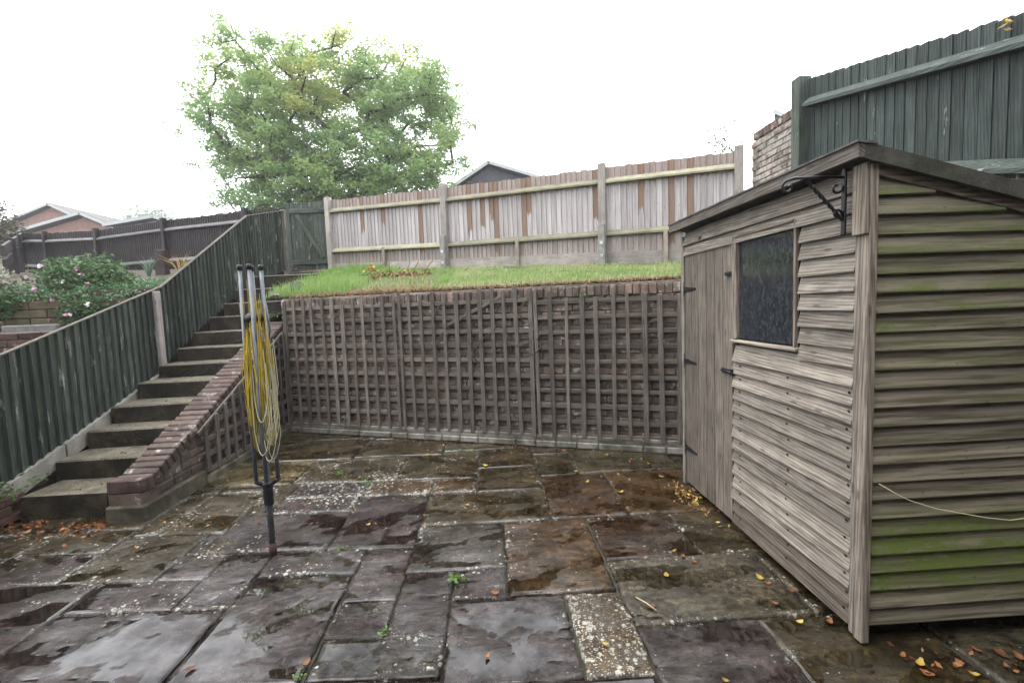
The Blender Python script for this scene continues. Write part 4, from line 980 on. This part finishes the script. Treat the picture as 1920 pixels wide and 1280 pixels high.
bush('trailing_plant', (-6.35,6.40,1.62), np.array([.35,.12,.20]), 900, .06, 'shrub', 'dark green trailing plant hanging over the left of the block wall', 'plant', stems=3)
t, c = bush('trailing_plant', (-5.25,6.38,1.50), np.array([.40,.10,.20]), 900, .05, 'shrub', 'green trailing stems with pink flowers hanging over the block wall next to the fence', 'plant', stems=3)
flowers(t, [(.12,-.1,.26),(-.15,-.1,.14),(-.3,-.1,.33),(.2,-.1,.05)], .06)
n = 15000; px = rng.uniform(-7.2,-4.1,n); py = 6.36+rng.random(n)**1.3*2.6; pz = np.array([2.0+.10*fbm(a*2,b*2)-.1*max(0,6.75-b)*3+.06*(b-6.5) for a,b in zip(px,py)])+rng.normal(size=n)*.03
tag(obj('ground_cover', leaves_mesh(np.stack([px,py,pz],1), rng.uniform(.02,.045,n), .6, .3), 'cover'), 'low bright green ground cover filling the bed along the green fence', 'ground cover', kind='stuff')
def spiky(name, loc, n, h, spread, wdt, mat, label):
    t = thing(name, loc, 0, label, 'plant')
    for k in range(n):
        a = random.uniform(0,6.28); s = random.uniform(.25,1)*spread; hh_ = h*random.uniform(.6,1.1)
        me = blades_mesh([(0,0,0)], hh_, wdt, 0, None, np.array([[math.cos(a)*s/h, math.sin(a)*s/h, 0]])); obj('leaf_blade', me, mat, t)
spiky('grassy_plant', (-5.62,8.15,2.20), 34, .42, .28, .018, 'blade', 'blue-green tuft of narrow leaves in front of the brown fence')
spiky('strap_leaf_plant', (-5.0,8.0,2.20), 30, .46, .5, .016, 'phormium', 'yellow and red strap-leaved plant behind the green fence')
box('brick_pillar', 'brick_red', None, -6.10, -5.92, 9.0, 9.15, 2.0, 2.80, .01, color=(.5,.4,.42))
tag(bpy.data.objects['brick_pillar'], 'short dark red pillar in front of the brown fence', 'pillar')
bush('pale_hedge', (-14.9,14.9,2.4), np.array([1.5,.6,.62]), 3400, .11, 'variegated', 'pale leafy hedge seen between the dark posts at the far left', 'hedge')
bush('conifer', (-16.9,17.2,3.2), np.array([1.0,.8,1.35]), 3600, .16, 'conifer', 'brown-green conifer top at the far left edge above the fence', 'tree', wid=.3)
# sapling top above the pale fence
sp = thing('sapling', (3.36,6.62,2.1), 0, 'thin leafy sapling top showing above the right end of the pale fence', 'tree')
for a, b in ((.0,1.72),(.10,1.6),(-.14,1.55)): tube('stem', 'bark', sp, [(0,0,0),(a*.5,0,b*.6),(a,0,b)], [.015,.01,.004], 5)
obj('leaves', leaves_mesh(rng.normal(size=(150,3))*[.11,.08,.10]+[0,0,1.58], .05, .5), 'shrub', sp)

# ================================================================== houses
def gable(name, apex, left, right, depth, wall, roofm, label, zb, over=.35, th=.15):
    t = thing(name, (apex[0], apex[1], zb), 0, label, 'house'); A, L_, R_ = [Vector((p[0]-apex[0], p[2]-zb)) for p in (apex, left, right)]
    ins = .25
    P = [(q.x*.94, y, q.y-ins) for q in (A, L_, R_) for y in (0, depth)]+[(q.x*.94, y, 0) for q in (L_, R_) for y in (0, depth)]
    obj('wall', hull(P), wall, t)
    for e in (L_, R_):
        d = (e-A); n_ = Vector((-d.y, d.x)).normalized(); n_ = n_ if n_.y > 0 else -n_
        lo = n_*-.10
        s_ = obj('roof', hull([(q.x+m.x, y, q.y+m.y) for q in (A, A+d*1.02) for m in (n_*.05, lo) for y in (-over, depth+over)]), roofm, t)
        obj('bargeboard', hull([(q.x+m.x, y, q.y+m.y) for q in (A, A+d*1.02) for m in (n_*.02, n_*-th) for y in (-over-.06, -over-.003)]), 'white', s_)
    return t
gable('brick_house', (-32.84,38,10.5), (-38.5,38,8.3), (-30.3,38,9.2), 9, 'houseb', 'rooftile', 'far red brick house gable with grey verge, the taller one at the left', 3.5)
gable('brick_house', (-25.72,32,8.45), (-30.4,32,7.25), (-23.6,32,7.45), 5.5, 'houseb', 'rooftile', 'lower red brick gable with white bargeboards in front of the taller house', 3.0)
gable('grey_gable_house', (.30,30,10.4), (-2.6,30,8.6), (4.6,30,9.05), 8, 'housegrey', 'rooftile', 'grey tile-hung house gable with white bargeboards above the pale fence', 3.0)
gable('pale_roof_house', (-19.9,30,7.72), (-22.8,30,7.3), (-18.9,30,7.35), 6, 'render', 'slate', 'pale low-pitched roof just above the brown fence, right of the red houses', 3.0, th=.16)
mh = thing('slate_roof_house', (12.36,20,3), 0, 'grey roof corner with white bargeboard rising above the flaking brick wall', 'house')
A_, C_, rv = Vector((0,0,6.33)), Vector((1.3,-.9,5.2)), Vector((5.5,6.0,.6))
obj('wall', hull([q+Vector((.06,.03,-.06)) for q in (A_, C_, A_+rv, C_+rv)]+[Vector((q.x+.06,q.y+.03,0)) for q in (A_, C_, A_+rv, C_+rv)]), 'housegrey', mh)
rs = obj('roof', hull([q+o for q in (A_, C_, A_+rv, C_+rv) for o in (Vector((0,0,0)), Vector((.02,.02,.07)))]), 'rooftile', mh)
obj('bargeboard', hull([q+o for q in (A_, C_) for o in (Vector((-.05,-.06,.05)), Vector((-.02,-.03,.05)), Vector((-.05,-.06,-.13)), Vector((-.02,-.03,-.13)))]), 'white', rs)

# ================================================================== trees
def inpoly(x, z, P):
    c = False
    for (x0,z0), (x1,z1) in zip(P, P[1:]+P[:1]):
        if (z0 > z) != (z1 > z) and x < (x1-x0)*(z-z0)/(z1-z0)+x0: c = not c
    return c
OUT = [(-12.2,8.6),(-11.5,10.2),(-11.1,12.2),(-10.5,12.9),(-9.7,12.6),(-8.8,12.1),(-7.1,13.1),(-6.0,12.9),(-4.7,12.7),(-3.6,12.1),(-2.2,12.0),(-1.2,11.0),(-1.0,9.4),(-1.5,7.6),(-1.8,6.3),(-2.2,5.3),(-10.6,5.0),(-10.9,6.3),(-10.8,7.4),(-11.9,8.2)]
at_ = thing('ash_tree', (-6.0,22,3.2), 0, 'large green leafy tree with yellowing leaf clusters behind the fence', 'tree')
random.seed(21)
cl = []
while len(cl) < 360:
    x, z = random.uniform(-12.8,-.5), random.uniform(5.0,14.1)
    if not inpoly(x, z, OUT): continue
    if noise.noise(Vector((x*.6, z*.6, 4.2))) < -.34 and z > 8.0: continue
    wdt = 2.8*math.sqrt(max(.05, 1-((x+6.6)/6.6)**2)); y = random.uniform(-wdt, wdt)
    if min([(x-c[0])**2+(y-c[1])**2+(z-c[2])**2 for c in cl] or [9]) < .4: continue
    cl.append((x, y, z))
nodes = [Vector((0,0,0)), Vector((.05,0,1.3)), Vector((0,.05,2.4)), Vector((-.1,0,3.2))]; par = [-1,0,1,2]
for c in sorted(cl, key=lambda c: (c[0]+6)**2+c[1]**2+(c[2]-6)**2):
    p = Vector((c[0]+6, c[1], c[2]-3.2)); best = min(range(2,len(nodes)), key=lambda i: (nodes[i]-p).length+.25*max(0,(nodes[i].z-p.z))+.12*(nodes[i]-nodes[3]).length)
    q = nodes[best]; d = p-q; k = max(1, int(d.length/.7)); last = best
    for t in range(1, k+1):
        u = t/k; m = q+d*u+Vector((random.uniform(-.08,.08),random.uniform(-.08,.08),-.25*math.sin(u*math.pi)*min(1,d.length/3)))*(1 if t < k else 0)
        nodes.append(m); par.append(last); last = len(nodes)-1
cnt = [1]*len(nodes)
for i in range(len(nodes)-1, 0, -1): cnt[par[i]] += cnt[i]
V, F = [], []; V0, F0 = [], []
for i in range(1, len(nodes)):
    r0, r1 = .021*cnt[par[i]]**.46, .021*cnt[i]**.46
    tube_geo([nodes[par[i]], nodes[i]], [min(.34,r0), min(.34,r1)], 6, *( (V0,F0) if i < 4 else (V,F)), cap=False)
obj('trunk', mesh_from(V0, F0, True), 'bark', at_); obj('branches', mesh_from(V, F, True), 'bark', at_)
C = []; T = []
for c in cl:
    yel = noise.noise(Vector((c[0]*.5+7, c[2]*.5, c[1]*.3))); yb = .75 if math.hypot(c[0]+6.3, (c[2]-11)*.8) < 1.6 and random.random() < .6 else 0
    for s_ in range(5):
        o_ = rng.normal(size=3)*[.36,.36,.24]; n = 58; r_ = rng.normal(size=(n,3))*[.19,.19,.11]
        P = np.array([c[0]+6,c[1],c[2]-3.2])+o_+r_; P[:,2] -= .25*np.abs(r_[:,0])
        C.append(P); T.append(np.clip(.34+.55*yel+yb*.6+rng.normal(size=n)*.14+.05*(c[2]-8), 0, 1))
C = np.concatenate(C); T = np.concatenate(T)
obj('crown', leaves_mesh(C, rng.uniform(.12,.24,len(C)), .40, -.1, T), 'ash', at_)
ft = thing('far_tree', (-40.5,60,6), 0, 'pale misty rounded treetop far away beyond the brown fence', 'tree')
tube('trunk', 'bark', ft, [(0,0,0),(0,0,6)], [.4,.25], 8)
c = rng.normal(size=(5200,3)); c /= np.linalg.norm(c,axis=1)[:,None]; lob = np.array([1+.3*noise.noise(Vector(tuple(q*2.5))) for q in c]); r = rng.random(5200)**.4
obj('crown', leaves_mesh(c*(r*lob)[:,None]*[4.4,3,3.1]+[0,0,5.9], rng.uniform(.2,.5,5200), .5), 'farleaf', ft)

# ================================================================== the house the picture is taken from
hs_ = [(-6,-2.2),(4.5,-2.2),(4.5,-9),(-6,-9)]
tag(obj('house_rear_wall', hull([(x,y,z) for x,y in hs_ for z in (-.05,5.2)]), 'brick_red'), kind='structure')
# ================================================================== damp misty air
hz = NT('mist'); hz.t.nodes.remove(hz.b); pv = hz.t.nodes.new('ShaderNodeVolumePrincipled'); pv.inputs['Color'].default_value = (.97,.98,1,1); pv.inputs['Density'].default_value = .0016; pv.inputs['Anisotropy'].default_value = .3
hz.t.links.new(pv.outputs[0], hz.t.nodes['Material Output'].inputs['Volume']); MAT['mist'] = hz.m
tag(obj('haze', cbox(820,830,18.6,.0), 'mist', None, (0,100,7.2)), kind='stuff')
